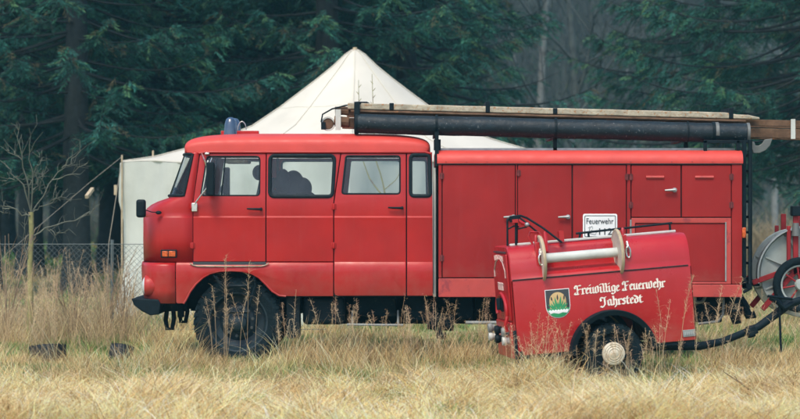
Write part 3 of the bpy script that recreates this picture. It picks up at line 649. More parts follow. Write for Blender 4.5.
b_ = MB(); b_.prism([(X(a), Z(b)) for a, b in ((742, 131), (768, 134), (767, 137), (742, 137))], YN + .5, YN + .53); b_.build('dark_gusset', M['ink'], ld)
# bits of twig leaning from the ladder

# hose reel cart hung on the rear
DC = YN + .35; s2 = F / DC
def X2(px): return (px - 400) / s2
def Z2(py): return CAMH + (HZ - py) / s2
hc = thing('hose_reel_cart', 'wheeled hose reel cart with grey drum and red frame hung behind the fire truck', 'hose cart', (X2(803), DC + .5, Z2(315)))
cx, cz = X2(807), Z2(273.5)
for (yy, nm) in ((DC + .18, 0), (DC + .85, 1)):
    b_ = MB(); b_.lathe([(.10, 0), (.30, .015), (.44, .0), (.505, -.015), (.515, 0), (.505, .02), (.44, .02), (.30, .03), (.10, .02)], (cx, yy, cz), 'y', 56); d = b_.build('drum_flange', M['drumgrey'], hc, smooth=40)
    b_ = MB()
    for k in range(8):
        a = R(22.5 + 45 * k); b_.bar((cx + .12 * math.cos(a), yy - .008, cz + .12 * math.sin(a)), (cx + .49 * math.cos(a), yy - .012, cz + .49 * math.sin(a)), .02, .02, (0, 1, 0))
    b_.build('flange_rib', M['drumgrey'], d)
b_ = MB(); b_.lathe([(.2, .2), (.2, .83)], (cx, DC, cz), 'y', 32); b_.lathe([(.32, .22), (.34, .3), (.32, .4), (.34, .5), (.32, .6), (.34, .7), (.32, .82)], (cx, DC, cz), 'y', 32); b_.build('wound_hose', M['cream'], hc, smooth=60)
b_ = MB(); b_.lathe([(.55, .1), (.565, .1), (.565, .22), (.55, .22)], (cx + .01, DC, cz - .02), 'y', 30, 95, 190); b_.build('guard_arc', M['steel'], hc)
def cart_wheel(y, px, py, rr):
    c0 = (X2(px), y, Z2(py))
    b_ = MB(); b_.tube([(c0[0] + rr * math.cos(t), y, c0[2] + rr * math.sin(t)) for t in [k * math.pi / 24 for k in range(48)]], .048, 10, closed=True); w_ = b_.build('wheel', M['tyre'], hc, smooth=60)
    b_ = MB(); b_.tube([(c0[0] + (rr - .05) * math.cos(t), y, c0[2] + (rr - .05) * math.sin(t)) for t in [k * math.pi / 24 for k in range(48)]], .018, 8, closed=True); b_.build('rim', M['drumgrey'], w_, smooth=60)
    b_ = MB(); b_.lathe([(0, -.06), (.055, -.055), (.07, -.03), (.07, .04), (0, .05)], c0, 'y', 20); b_.build('hub', M['drumgrey'], w_, smooth=40)
    b_ = MB()
    for k in range(8):
        a = R(10 + 45 * k); b_.tube([(c0[0] + .05 * math.cos(a), y, c0[2] + .05 * math.sin(a)), (c0[0] + (rr - .06) * math.cos(a), y, c0[2] + (rr - .06) * math.sin(a))], .011, 6)
    b_.build('spoke', M['cartred'], w_)
cart_wheel(DC + .06, 801.5, 285, .275); cart_wheel(DC + 1.0, 801.5, 285, .275)
b_ = MB(); b_.tube([(cx, DC + .02, cz), (cx, DC + 1.05, cz)], .03, 10); b_.build('drum_axle', M['cartred'], hc)
for (p, q, w_) in (((754, 283), (812, 262), .06), ((764, 310), (800, 268), .06), ((790.5, 262), (790.5, 226), .045), ((797.5, 275), (797.5, 214), .06), ((812, 262), (812, 214), .05)):
    for yy in ((DC + .12), (DC + .93)):
        b_ = MB(); b_.bar((X2(p[0]), yy, Z2(p[1])), (X2(q[0]), yy, Z2(q[1])), .04, w_, (1, 0, 0) if p[0] == q[0] else (0, 0, 1)); b_.build('frame_bar', M['cartred'], hc, bevel=.006)
for px, pz in ((797.5, 214), (812, 214)):
    b_ = MB(); b_.box(X2(px) - .05, X2(px) + .05, DC + .06, DC + .2, Z2(216), Z2(206)); b_.build('grip_block', M['black'], hc, bevel=.01)
b_ = MB(); b_.tube([(X2(797), DC + .08, Z2(223)), (X2(797), DC + .08, Z2(236))], [.035, .05], 12); b_.tube([(X2(778), DC + .2, Z2(237)), (X2(786), DC + .2, Z2(235.5)), (X2(794), DC + .15, Z2(233))], [.02, .03, .03], 8); b_.build('hose_coupling', M['nut'], hc)
b_ = MB(); b_.box(X2(747), X2(764), DC + .3, DC + .36, Z2(287), Z2(281)); b_.box(X2(747), X2(764), DC + .8, DC + .86, Z2(287), Z2(281)); b_.build('hanger', M['black'], hc)
# ================================================================== PUMP TRAILER (own frame: x along it, y away, z up, origin at the hub)
TD = 22.0
tr = thing('pump_trailer', 'small red fire pump trailer with crest, hose drum and lettering parked before the truck', 'trailer',
           ((613.5 - 400) / F * TD, TD + .12, CAMH - (353.5 - HZ) / F * TD), rot=(0, -R(4.7), R(7.5)))
WD = 1.02   # body width
TM = Matrix.Translation(tr.location) @ tr.rotation_euler.to_matrix().to_4x4(); TI = TM.inverted(); TO = TI @ Vector((0, 0, CAMH))
def trl(px, py, yl=0.):
    '''the point of the trailer's own plane y = yl that shows at a given place of the photograph'''
    d = TI.to_3x3() @ Vector(((px - 400) / F, 1, (HZ - py) / F)); k = (yl - TO.y) / d.y; q = TO + d * k; return (q.x, yl, q.z)
def tb(mb, name, m, par=None, **k): return mb.build(name, M[m] if isinstance(m, str) else m, par or tr, world=False, **k)
# body shell: cross-section in y,z swept along x, the near side at y=0
def sect(x, recess):
    s_ = []
    zt = 1.145
    near = [(0, .055), (0, .40), (-.004, .80), (0, .805), (.012, .82)]
    if recess: near += [(.02, .835), (.035, .85), (.11, .87), (.235, .90), (.245, .93), (.25, 1.08), (.26, 1.11), (.30, zt - .01), (.42, zt)]
    else: near += [(.014, .88), (.024, .96), (.042, 1.02), (.068, 1.068), (.10, 1.104), (.14, 1.13), (.185, 1.142), (.24, zt), (.45, zt)]
    pts = near[:]
    while len(pts) < 14: pts.append(pts[-1])
    return pts + [(WD - y, z) for y, z in pts[::-1]]
b_ = MB()
xsn = [(-.965, 0), (-.955, 0), (-.62, 0), (-.62, 1), (-.60, 1), (.16, 1), (.18, 1), (.18, 0), (.85, 0), (.88, 0)]
rowsT = []
for (x, r_) in xsn:
    s_ = sect(x, r_); 
    k_ = .985 if x in (-.965, .88) else 1
    rowsT.append([(x + (z - .6) * 0, WD / 2 + (y - WD / 2) * k_, .6 + (z - .6) * k_) for y, z in s_])
W = len(rowsT[0])
for r_ in rowsT: b_.v.extend(r_)
AR = .405
for i in range(len(rowsT) - 1):
    for j in range(W - 1):
        b_.face((i * W + j, (i + 1) * W + j, (i + 1) * W + j + 1, i * W + j + 1))
b_.face(tuple(range(W))); b_.face(tuple((len(rowsT) - 1) * W + j for j in range(W)))
# open the lower sides: those rows are replaced by a flat plate with a wheel arch
nb = MB(); nb.v = b_.v
for f in b_.f:
    zs = [b_.v[i][2] for i in f]; ys = [b_.v[i][1] for i in f]
    if len(f) == 4 and max(zs) < .815 and (max(ys) < .05 or min(ys) > WD - .05): continue
    nb.face(f)
body_t = tb(nb, 'body_cover', 'red_trailer', smooth=40, bevel=0)
archp = [(AR * math.cos(R(a)), -.01 + AR * math.sin(R(a))) for a in range(172, 7, -5)]
out = [(-.958, .055), (-AR * math.cos(R(8)), .055)] + archp[1:-1] + [(AR * math.cos(R(8)), .055), (.872, .055), (.872, .806), (-.958, .806)]
for y, nm in ((-.004, 'side_panel'), (WD - .026, 'side_panel')):
    me = panel_mesh(out, [], y, .03, bev=.005); sp_ = mesh_obj(nm, me, M['red_trailer'], tr, False, smooth=30)
    if y < 0: side_t = sp_
b_ = MB(); b_.box(-.93, .83, .05, WD - .05, .44, .80); b_.box(-.93, -.45, .05, WD - .05, .07, .44); b_.box(.46, .83, .05, WD - .05, .07, .44); tb(b_, 'inner_case', 'ink')
b_ = MB(); b_.tube([(-.96, -.006, .812), (.85, -.006, .812)], .008, 6); tb(b_, 'side_seam', 'seam')
b_ = MB(); b_.box(-.95, -.40, .01, .05, .02, .055); b_.box(.40, .87, .01, .05, .02, .055); b_.box(-.95, .87, WD - .05, WD - .01, .02, .055); b_.box(-.95, -.91, .05, WD - .05, .02, .055); tb(b_, 'base_frame', 'black')
# fender
b_ = MB(); prof = [(AR - .012, -.11), (AR + .035, -.125), (AR + .042, -.11), (AR + .042, .06), (AR - .012, .06), (AR - .012, -.11)]
b_.lathe(prof, (0, 0, -.01), 'y', 36, 4, 176); tb(b_, 'fender', 'black', smooth=40)
b_ = MB(); b_.lathe(prof, (0, WD + .05, -.01), 'y', 36, 4, 176); tb(b_, 'fender', 'black', smooth=40)
for yo, f in ((-.06, -1), (WD + .06, 1)):
    t, _ = wheel_parts(None, 0, yo + (-f) * .08, -.005, .315, .16, f, lug=24)
    w_ = t.build('wheel', M['tyre'], tr, world=False, smooth=25)
    b_ = MB(); b_.lathe([(.19, f * .06), (.18, f * .03), (.12, f * .03), (0, f * .03)], (0, yo - f * .08, -.005), 'y', 28); b_.build('rim', M['black'], w_, world=False)
    b_ = MB(); b_.lathe([(.116, f * .06), (.114, f * .085), (.098, f * .094), (.093, f * .087), (.078, f * .101), (.073, f * .093), (.055, f * .106), (.05, f * .098), (.03, f * .11), (0, f * .112)], (0, yo - f * .08, -.005), 'y', 32); b_.build('hubcap', M['cream'], w_, world=False, smooth=50)
b_ = MB(); b_.tube([(0, -.05, 0), (0, WD + .05, 0)], .035, 10); tb(b_, 'axle', 'chassis')
# end face
b_ = MB(); b_.box(-.985, -.966, .12, WD - .12, .40, 1.07); ep = tb(b_, 'end_panel', 'red_trailer', bevel=.012, seg=3)
b_ = MB(); b_.box(-.985, -.966, .2, WD - .2, 1.08, 1.095); b_.build('end_panel_hinge', M['ink'], ep, world=False)
b_ = MB(); x = -.988
def yc(t): return WD / 2 + t
b_.tube([(x, yc(-.30), .83), (x, yc(-.30), .90), (x, yc(-.20), .985), (x, yc(-.10), 1.01)], .006, 4); b_.tube([(x, yc(.30), .83), (x, yc(.30), .90), (x, yc(.20), .985), (x, yc(.08), 1.01)], .008, 4)
for k in range(7): t = -.22 + k * .073; b_.tube([(x, yc(t), .985 + .03 * math.cos(t * 5)), (x, yc(t + .03), 1.04 + .02 * math.cos(t * 5))], .005, 4)
for k in range(4): t = -.12 + k * .08; b_.tube([(x, yc(t), .70), (x, yc(t), .77)], .008, 4); b_.tube([(x, yc(t) - .02, .765), (x, yc(t) + .03, .775)], .006, 4)
b_.build('end_emblem', M['faded_letter'], ep, world=False)
b_ = MB(); b_.tube([(-1.02, yc(0), .62), (-1.02, yc(0), .50)], .03, 8); b_.box(-1.005, -.985, yc(-.05), yc(.05), .48, .62); b_.build('latch', M['black'], ep, world=False, bevel=.006)
b_ = MB(); b_.tube([(-.995, yc(.28 * math.sin(t)), .50 + .16 * math.cos(t)) for t in [k * math.pi / 10 for k in range(-6, 7)]], .022, 6); b_.build('hose_guard', M['red_trailer'], ep, world=False, smooth=50)
b_ = MB(); b_.box(-1.00, -.966, .12, WD - .12, .02, .385); lp = tb(b_, 'lower_end_panel', 'red_trailer', bevel=.008)
for y in (.22, .62, 1.02):
    for z, m_ in ((.29, 'nutpale'), (.20, 'pipegrey')):
        b_ = MB(); b_.lathe([(.0, -.07), (.042, -.07), (.048, -.05), (.045, -.03), (.035, -.02), (.035, 0)], (-1.0, y, z), 'x', 16); b_.build('outlet_coupling', M[m_] if y != .62 else M['black'], lp, world=False, smooth=40)
b_ = MB(); b_.tube([(-1.02, .1, .45), (-1.05, .1, .36), (-1.03, .12, .30)], .02, 6); b_.build('outlet_lever', M['red_trailer'], lp, world=False)
b_ = MB(); b_.box(-.995, -.962, -.03, .01, -.06, .31); tb(b_, 'prop_leg', 'black', bevel=.004)
b_ = MB(); b_.box(-.94, -.915, -.04, .0, -.05, .10); tb(b_, 'prop_leg', 'black', bevel=.004)
# top edge beams and rails
def tl(px, py): 
    q = trl(px, py, 0.); return (q[0], q[2])
b_ = MB(); b_.box(-.90, .83, .30, .345, 1.145, 1.168); tb(b_, 'top_beam', 'pipegrey', bevel=.005)
b_ = MB(); y = .33
for yy in (.33,):
    p0, p1 = [(q_[0], q_[2]) for q_ in (trl(576, 233.5, .33), trl(672, 222.5, .33))]
    b_.tube([(p0[0], yy, p0[1]), (p1[0], yy, p1[1] - .005)], .013, 6)
    for px in (578, 588, 614.5, 670): q = trl(px, 228, .33); b_.tube([(q[0], yy, 1.145), (q[0] + (.02 if px == 578 else 0), yy, p0[1] + (q[0] - p0[0]) * (p1[1] - p0[1]) / (p1[0] - p0[0]))], .012, 6)
tb(b_, 'roof_rail', 'black')
b_ = MB()
A = trl2 = lambda px, py, y=.3: trl(px, py, y)
b_.tube([A(507.5, 246), A(507.3, 222), A(510, 217), A(520, 215.5)], .011, 6); b_.tube([A(516, 245), A(516, 221), A(520, 216)], .013, 6)
b_.tube([A(520, 215.5), A(527, 218), A(543, 228, .2), A(562, 242.5, .15)], .012, 6); b_.tube([A(519, 217, .4), A(530, 226, .35), A(541, 235)], .010, 6)
b_.tube([A(508, 229), A(514, 226), A(519, 227)], .009, 6); b_.tube([A(518, 229), A(526, 227), A(530, 225)], .009, 6)
b_.tube([A(507.3, 222), A(507.3, 219, WD - .3), A(507.5, 245, WD - .3)], .010, 6)
b_.obox(A(514, 219), (.045, 0, .0), (0, .02, 0), (0, 0, .03)); tb(b_, 'crank_frame', 'black')
b_ = MB(); b_.obox(A(515, 221, .27), (.03, 0, 0), (0, .02, 0), (0, 0, .018)); b_.tube([A(515, 219), A(522, 223), A(526, 225)], .02, 6); tb(b_, 'crank_grip', 'red_trailer')
b_ = MB(); b_.tube([A(533, 245), A(528.5, 236), A(530, 232), A(539, 232.5), A(543, 240, .2), A(546, 256, .1)], .013, 6); tb(b_, 'crank_lever', 'red_trailer'); b_ = MB(); b_.tube([A(545, 232, .2), A(546, 243, .15), A(547, 252, .1)], .018, 6)
tb(b_, 'crank_lever', 'red_trailer'); b_ = MB(); b_.box(tl(546, 0)[0] - .02, tl(546, 0)[0] + .03, .2, .26, 1.15, 1.26); tb(b_, 'crank_lever', 'red_trailer')
b_ = MB(); b_.ell(A(527, 224.5, .25), (.025, .025, .022)); tb(b_, 'crank_knob', 'steel')
# hose drum in the recess
dz, dy = 1.00, .085
x0, x1 = -.625, .165
b_ = MB(); b_.lathe([(.049, x0), (.049, x1)], (0, dy, dz), 'x', 24); dr = tb(b_, 'hose_drum', 'pipegrey', smooth=50)
for x in (x0 - .01, x1 - .005):
    b_ = MB(); b_.lathe([(.0, -.012), (.205, -.010), (.220, -.016), (.228, 0), (.220, .016), (.205, .010), (0, .012)], (x, dy, dz), 'x', 40); d_ = b_.build('drum_disc', M['cream'], dr, world=False, smooth=40)
    b_ = MB(); b_.tube([(x, dy + .222 * math.cos(t), dz + .222 * math.sin(t)) for t in [k * math.pi / 20 for k in range(40)]], .017, 6, closed=True); b_.build('disc_rim', M['postwood'], d_, world=False, smooth=50)
for x in (-.67, .225):
    b_ = MB(); b_.box(x - .022, x + .022, .02, .09, .83, 1.17); b_.tube([(x, .10, 1.16), (x + .01, .12, 1.24)], .018, 6); tb(b_, 'drum_bracket', 'red_trailer', bevel=.006)
    b_ = MB(); b_.tube([(x + .02 + .022 * math.cos(t), .0, .995 + .055 * math.sin(t)) for t in [k * math.pi / 8 for k in range(16)]], .009, 6, closed=True); b_.tube([(x + .02, .0, 1.05), (x + .02, .03, 1.10)], .016, 6); tb(b_, 'snap_hook', 'chrome')
# crest
def shield(inset_=0, n=10):
    w, h = .125 - inset_, .29; pts = [(-w, .145 - inset_), (-w, -.03)]
    for k in range(1, n): t = math.pi * k / n; pts.append((-w * math.cos(t), -.03 - (.115 - inset_) * math.sin(t)))
    return pts + [(w, -.03), (w, .145 - inset_)]
ec = tl(557.8, 303.5)
def plt(poly, y, nm, m_, par, th=.0016): return panel(nm, [(p[0] + ec[0], p[1] + ec[1]) for p in poly], [], y, th, M[m_], par, world=False, bev=.0002)
cr = plt(shield(0), -.0065, 'crest', 'white', side_t); cr['label'] = 'shield crest with green reeds on a tan disc above a white wave'
plt(shield(.006), -.0078, 'crest_field', 'ink', cr)
plt([(-.085, -.06)] + [(.085 * math.cos(R(a)), .03 + .085 * math.sin(R(a))) for a in range(180, -1, -12)] + [(.085, -.06)], -.0090, 'crest_disc', 'tan', cr)
def lens(p, q, w_):
    p, q = Vector(p), Vector(q); d = q - p; n_ = Vector((-d.y, d.x)).normalized() * w_
    return [tuple(p), tuple(p + d * .35 + n_), tuple(p + d * .7 + n_ * .8), tuple(q), tuple(p + d * .7 - n_ * .8), tuple(p + d * .35 - n_)]
for k, (a, b, w_) in enumerate((((0, -.07), (0, .02), .014), ((-.01, -.06), (-.03, .07), .014), ((.01, -.06), (.035, .075), .015), ((-.03, -.06), (-.075, .01), .013), ((.03, -.06), (.08, .015), .013), ((-.05, -.05), (-.10, -.0), .012), ((.05, -.05), (.10, .0), .012), ((-.02, -.06), (-.055, .04), .011), ((.02, -.06), (.055, .035), .011))):
    plt(lens(a, b, w_ * .72), -.0102 - k * .0002, 'crest_leaf', 'green', cr)
for k, (a, b) in enumerate((((-.002, .03), (0, .095)), ((-.06, .03), (-.066, .075)), ((.062, .03), (.07, .085)))):
    plt(lens(a, b, .008), -.0104 - k * .0002, 'crest_cattail', 'ink', cr)
wv = [(-.116 + k * .0145, -.045 + .007 * (-1) ** k) for k in range(17)]
plt(wv + [(.105, -.085), (.06, -.125), (0, -.138), (-.06, -.125), (-.105, -.085)], -.0125, 'crest_base', 'green', cr)
wv2 = [(-.114 + k * .0142, -.062 + .006 * (-1) ** k) for k in range(17)]
plt(wv2 + [(.085, -.098), (.04, -.09), (0, -.102), (-.05, -.09), (-.085, -.098)], -.0136, 'crest_wave', 'white', cr)
# lettering: broad-pen letters
G = {
 'i': (.38, [[(.0, .84), (.15, .95), (.15, .12), (.30, .04)], [(.09, 1.30), (.19, 1.40)]]),
 'r': (.47, [[(.0, .82), (.15, .93), (.15, .10)], [(.04, .08), (.26, .03)], [(.2, .78), (.36, .95), (.46, .84)]]),
 'e': (.47, [[(.11, .78), (.11, .2), (.25, .03), (.42, .16)], [(.1, .80), (.28, .98), (.40, .74), (.14, .5)]]),
 'w': (.90, [[(.0, .88), (.12, .97), (.12, .16), (.25, .03), (.40, .14)], [(.41, .97), (.41, .14), (.55, .02), (.72, .14)], [(.64, 1.12), (.74, .97), (.74, .14)]]),
 'l': (.34, [[(.02, 1.42), (.14, 1.32), (.14, .14), (.28, .04)]]),
 'g': (.58, [[(.12, .82), (.12, .24), (.25, .08), (.44, .22)], [(.12, .84), (.28, .98), (.46, .86), (.46, -.16), (.24, -.40), (.04, -.24)]]),
 'u': (.62, [[(.0, .86), (.12, .95), (.12, .18), (.25, .03), (.44, .2)], [(.44, .95), (.44, .14), (.58, .03)]]),
 'h': (.58, [[(.06, 1.46), (.14, 1.34), (.14, .05)], [(.14, .78), (.32, .98), (.46, .82), (.46, .10), (.28, -.30)]]),
 'a': (.62, [[(.12, .76), (.12, .2), (.25, .03), (.44, .2)], [(.06, .82), (.28, .98), (.44, .86), (.44, .14), (.58, .03)]]),
 's': (.50, [[(.42, .88), (.26, 1.0), (.10, .82), (.40, .42), (.28, .04), (.04, .14)]]),
 't': (.42, [[(.18, 1.24), (.14, 1.1), (.14, .16), (.27, .03), (.40, .12)], [(.0, .86), (.34, .93)]]),
 'd': (.58, [[(.06, 1.28), (.3, 1.12), (.46, .86), (.45, .22), (.27, .03), (.12, .18), (.12, .66), (.27, .82), (.44, .7)]]),
 'F': (.88, [[(.38, 1.34), (.38, .12), (.22, .0), (.02, .10)], [(.06, 1.22), (.18, 1.46), (.40, 1.34), (.62, 1.46), (.80, 1.40)], [(.06, 1.22), (.12, 1.0)], [(.38, .80), (.56, .74), (.70, .86)], [(.02, .10), (.10, .30)], [(.30, .04), (.50, .02)]]),
 'J': (.78, [[(.02, 1.14), (.12, 1.42), (.36, 1.30), (.64, 1.42)], [(.50, 1.34), (.52, .24), (.28, -.20), (.02, -.04)], [(.02, 1.14), (.10, .84)]]),
 ' ': (.34, [])}
def blackletter(text, x, z, width, xh, y, nib=.17):
    tot = sum(G[c][0] for c in text); k = width / tot; mb = MB(); pen = 0; cnt = 0
    nx, nz = nib * .5 * math.cos(R(28)), nib * .5 * math.sin(R(28))
    for c in text:
        for st in G[c][1]:
            for a, b in zip(st, st[1:]):
                quad = []
                for (p, s_) in ((a, -1), (b, -1), (b, 1), (a, 1)):
                    quad.append((x + (pen + p[0] + s_ * nx) * k, z + (p[1] + s_ * nz * 1.3) * xh))
                # a little body so that near-parallel strokes never vanish
                yy = y - .00012 * (cnt % 7); cnt += 1
                q = [Vector(t) for t in quad]; ctr = sum(q, Vector((0, 0))) / 4
                hx = .030 * k * 1.6
                hull = []
                for t in quad: hull += [(t[0] - hx * .5, t[1] - hx * .5), (t[0] + hx * .5, t[1] - hx * .5), (t[0] + hx * .5, t[1] + hx * .5), (t[0] - hx * .5, t[1] + hx * .5)]
                hull = sorted(set(hull)); 
                def half(ps):
                    h = []
                    for p_ in ps:
                        while len(h) > 1 and (h[-1][0] - h[-2][0]) * (p_[1] - h[-2][1]) - (h[-1][1] - h[-2][1]) * (p_[0] - h[-2][0]) <= 0: h.pop()
                        h.append(p_)
                    return h[:-1]
                H = half(hull) + half(hull[::-1])
                i0 = len(mb.v); mb.v.extend((p_[0], yy, p_[1]) for p_ in H); mb.face(tuple(range(i0, i0 + len(H))))
        pen += G[c][0]
    return mb
tx = tl(574.5, 295.2); t2 = tl(600.5, 306.5)
mb = blackletter('Freiwillige Feuerwehr', tx[0], tx[1] + .004, .935, .061, -.0075); mb.build('lettering', M['letter'], side_t, world=False, smooth=0)
mb = blackletter('Jahrstedt', t2[0], t2[1] + .004, .435, .061, -.0075); mb.build('lettering', M['letter'], side_t, world=False, smooth=0)
lp_ = tl(688.5, 333)
b_ = MB(); b_.box(lp_[0] - .06, lp_[0] + .07, -.012, -.003, lp_[1] - .035, lp_[1] + .035); pl_ = b_.build('maker_plate', M['nutpale'], side_t, world=False, bevel=.002)
b_ = MB()
for k in range(5): b_.box(lp_[0] - .045 + k * .021, lp_[0] - .031 + k * .021, -.0145, -.013, lp_[1] - .018, lp_[1] + .016)
b_.build('plate_relief', M['steel'], pl_, world=False)
# drawbar
b_ = MB(); pts = [A(p[0], p[1], p[2]) for p in ((640, 346, .30), (665, 346, .35), (700, 346, .45), (722, 341.5, .52), (742, 333.5, .57), (758, 327, .60), (776, 314, .63), (790, 303.5, .65), (803, 299.5, .66), (830, 297, .68))]
b_.tube(pts, [.045, .045, .043, .038, .038, .042, .045, .045, .04, .04], 12); db_ = tb(b_, 'drawbar', 'black', smooth=60)
b_ = MB(); b_.tube([A(749, 326, .56), A(752, 337, .56)], .045, 8); b_.obox(A(751, 331, .54), (.05, 0, .02), (0, .05, 0), (-.02, 0, .04)); b_.build('clamp', M['black'], db_, world=False, bevel=.008)
b_ = MB(); b_.tube([A(779, 295, .58), A(781, 352, .58)], .012, 6); b_.box(A(781, 352, .5)[0] - .03, A(781, 352, .5)[0] + .03, .53, .63, A(781, 354)[1], A(781, 352)[1]); b_.build('jockey_rod', M['black'], db_, world=False)
b_ = MB(); b_.tube([A(770, 297, .6), A(777, 301, .58), A(784, 308, .58), A(793, 303, .6)], .03, 8); b_.tube([A(768, 296, .5), A(792, 299, .56)], .016, 6); b_.build('hitch_handle', M['black'], db_, world=False)

# ================================================================== small things in the grass
def half_tyre(px, py, d, rr, tilt, rz, label):
    x_, z_ = (px - 400) / F * d, CAMH - (py - HZ) / F * d
    t = thing('old_tyre', label, 'tyre', (x_, d, 0), group=None)
    mb, _ = wheel_parts(None, 0, 0, 0, rr, .2, -1, lug=22); me = mb.mesh(); me.transform(Matrix.Translation((x_, d, .055)) @ Matrix.Rotation(rz, 4, 'Z') @ Matrix.Rotation(tilt, 4, 'X'))
    mesh_obj('tread', me, M['oldtyre'], t, True, smooth=25)
M['oldtyre'] = mat('bluish_worn_rubber', (.010, .014, .018), .6, spec=.3, var=.3, scale=8, spot=(.07, .075, .07), spot_amt=.30, spot_scale=12)
half_tyre(48, 356, 25.4, .215, R(78), R(20), 'larger worn black tyre lying half buried in the straw, farther from the truck')
half_tyre(121, 355.5, 25.5, .14, R(72), R(-25), 'smaller worn black tyre lying half buried in the straw near the bumper')
st = thing('dead_stick', 'dark bent dead stick lying on the pale straw below the drawbar', 'stick', (2.95, 18.9, .1))
b_ = MB(); b_.tube([(2.78, 18.9, .34), (2.9, 18.85, .26), (3.02, 18.8, .17), (3.16, 18.75, .05)], [.004, .006, .008, .009], 5); b_.tube([(2.9, 18.85, .26), (2.86, 18.8, .31)], .004, 5); b_.build('twig', M['wood'], st)

# ================================================================== TENT
TDp = 35.6; CX = (355 - 400) / F * TDp
k_ = F / TDp
tent = thing('marquee_tent', 'large cream canvas peaked tent standing behind the fire truck', 'tent', (CX, TDp, 0))
rp = [(0, 50), (4, 51), (10, 55), (22, 66.5), (36, 78), (55, 92.5), (76, 108), (103, 126), (135, 139.5), (168, 149), (200, 156), (232, 161.5)]
NA = 64; b_ = MB()
for (r_, py) in rp:
    rr = max(r_ / k_, .004); z = CAMH + (HZ - py) / k_; t = r_ / 232
    for j in range(NA):
        a = 2 * math.pi * j / NA
        sq = 1 / (abs(math.cos(a)) + abs(math.sin(a)))          # a square standing on its corner
        e = sq * t ** .4 + (1 - t ** .4) * (.9 + .1 * sq)
        e = e / 1.0
        fold = 1 + .02 * math.sin(a * 16) * (1 - abs(2 * t - 1))
        sag = -.10 * t * (1 - sq) * 2.2
        b_.v.append((CX + rr * e * math.cos(a), TDp + rr * e * math.sin(a), z + sag * .6 + .05 * (noise.noise(Vector((math.cos(a) * 3, math.sin(a) * 3, t * 4))))*t))
for i in range(len(rp) - 1):
    for j in range(NA): b_.face((i * NA + j, (i + 1) * NA + j, (i + 1) * NA + (j + 1) % NA, i * NA + (j + 1) % NA))
rf = b_.build('roof_canvas', M['canvas'], tent, smooth=60)
b2 = MB()
for j in range(0, NA, 8):
    b2.tube([(v[0], v[1], v[2] + .012) for v in (b_.v[i * NA + j] for i in range(len(rp)))], .007, 5)
for i in (6,): b2.tube([(v[0], v[1], v[2] + .001) for v in (b_.v[i * NA + j] for j in range(NA))], .006, 4, closed=True)
b2.build('seam_ridge', M['canvas'], rf)
rimv = [b_.v[(len(rp) - 1) * NA + j] for j in range(NA)]
b_ = MB(); NZ = 16
for i in range(NZ + 1):
    q = i / NZ
    for j in range(NA * 4):
        f = j / 4; a0, a1 = rimv[int(f) % NA], rimv[(int(f) + 1) % NA]; u = f - int(f)
        x_, y_, z_ = [a0[k] * (1 - u) + a1[k] * u for k in range(3)]
        dx, dy_ = x_ - CX, y_ - TDp; L_ = math.hypot(dx, dy_)
        o_ = .02 + .05 * q + min(max(.6 * noise.noise(Vector((x_ * 2.3 + q * 1.6, y_ * 2.3, q * 1.0 + x_ * .8))), -.09), .09) * (.3 + .7 * q)
        b_.v.append((x_ + dx / L_ * o_ - .0, y_ + dy_ / L_ * o_, z_ * (1 - q) - .02 + .0 * q))
W = NA * 4
for i in range(NZ):
    for j in range(W): b_.face((i * W + j, (i + 1) * W + j, (i + 1) * W + (j + 1) % W, i * W + (j + 1) % W))
b_.build('wall_canvas', M['canvas_wall'], tent, smooth=60)
b_ = MB(); b_.tube([(v[0], v[1], v[2] - .01) for v in rimv], .025, 6, closed=True); b_.build('eave_rope', M['canvas'], tent)
b_ = MB(); b_.tube([(CX, TDp, 0), (CX, TDp, CAMH + (HZ - 47.5) / k_)], .035, 8); b_.build('centre_pole', M['postwood'], tent)
for (px, py, d) in ((122, 155, 35.5), (153, 150.5, 35.9)):
    x_ = (px - 400) / F * d; b_ = MB(); b_.tube([(x_ - .0, d, 0), (x_, d, CAMH + (HZ - py) / (F / d))], .015, 8); b_.build('side_pole', M['postwood'], tent)
b_ = MB()
x_ = (122 - 400) / F * 35.5
b_.tube([(x_, 35.45, 2.58), (x_ - .45, 34.9, 2.15), (x_ - 1.5, 33.4, 1.05), (x_ - 2.2, 32.2, .05)], .0035, 5)
b_.tube([(x_, 35.45, 2.5), (x_ - .12, 34.8, 1.2), (x_ - .15, 34.6, .05)], .006, 5)
b_.build('guy_rope', M['rope'], tent)
b_ = MB(); b_.bar(((86.5 - 400) / F * 33.7, 33.7, CAMH + (HZ - 197) / (F / 33.7)), ((92.5 - 400) / F * 34, 34, CAMH + (HZ - 189) / (F / 34)), .05, .05); b_.build('rope_tensioner', M['postwood'], tent)
b_ = MB(); b_.box((114.8 - 400) / F * 34.8, (117.4 - 400) / F * 34.8, 34.7, 34.75, CAMH + (HZ - 195) / (F / 34.8), CAMH + (HZ - 185) / (F / 34.8)); b_.build('rope_tensioner', M['postwood'], tent)

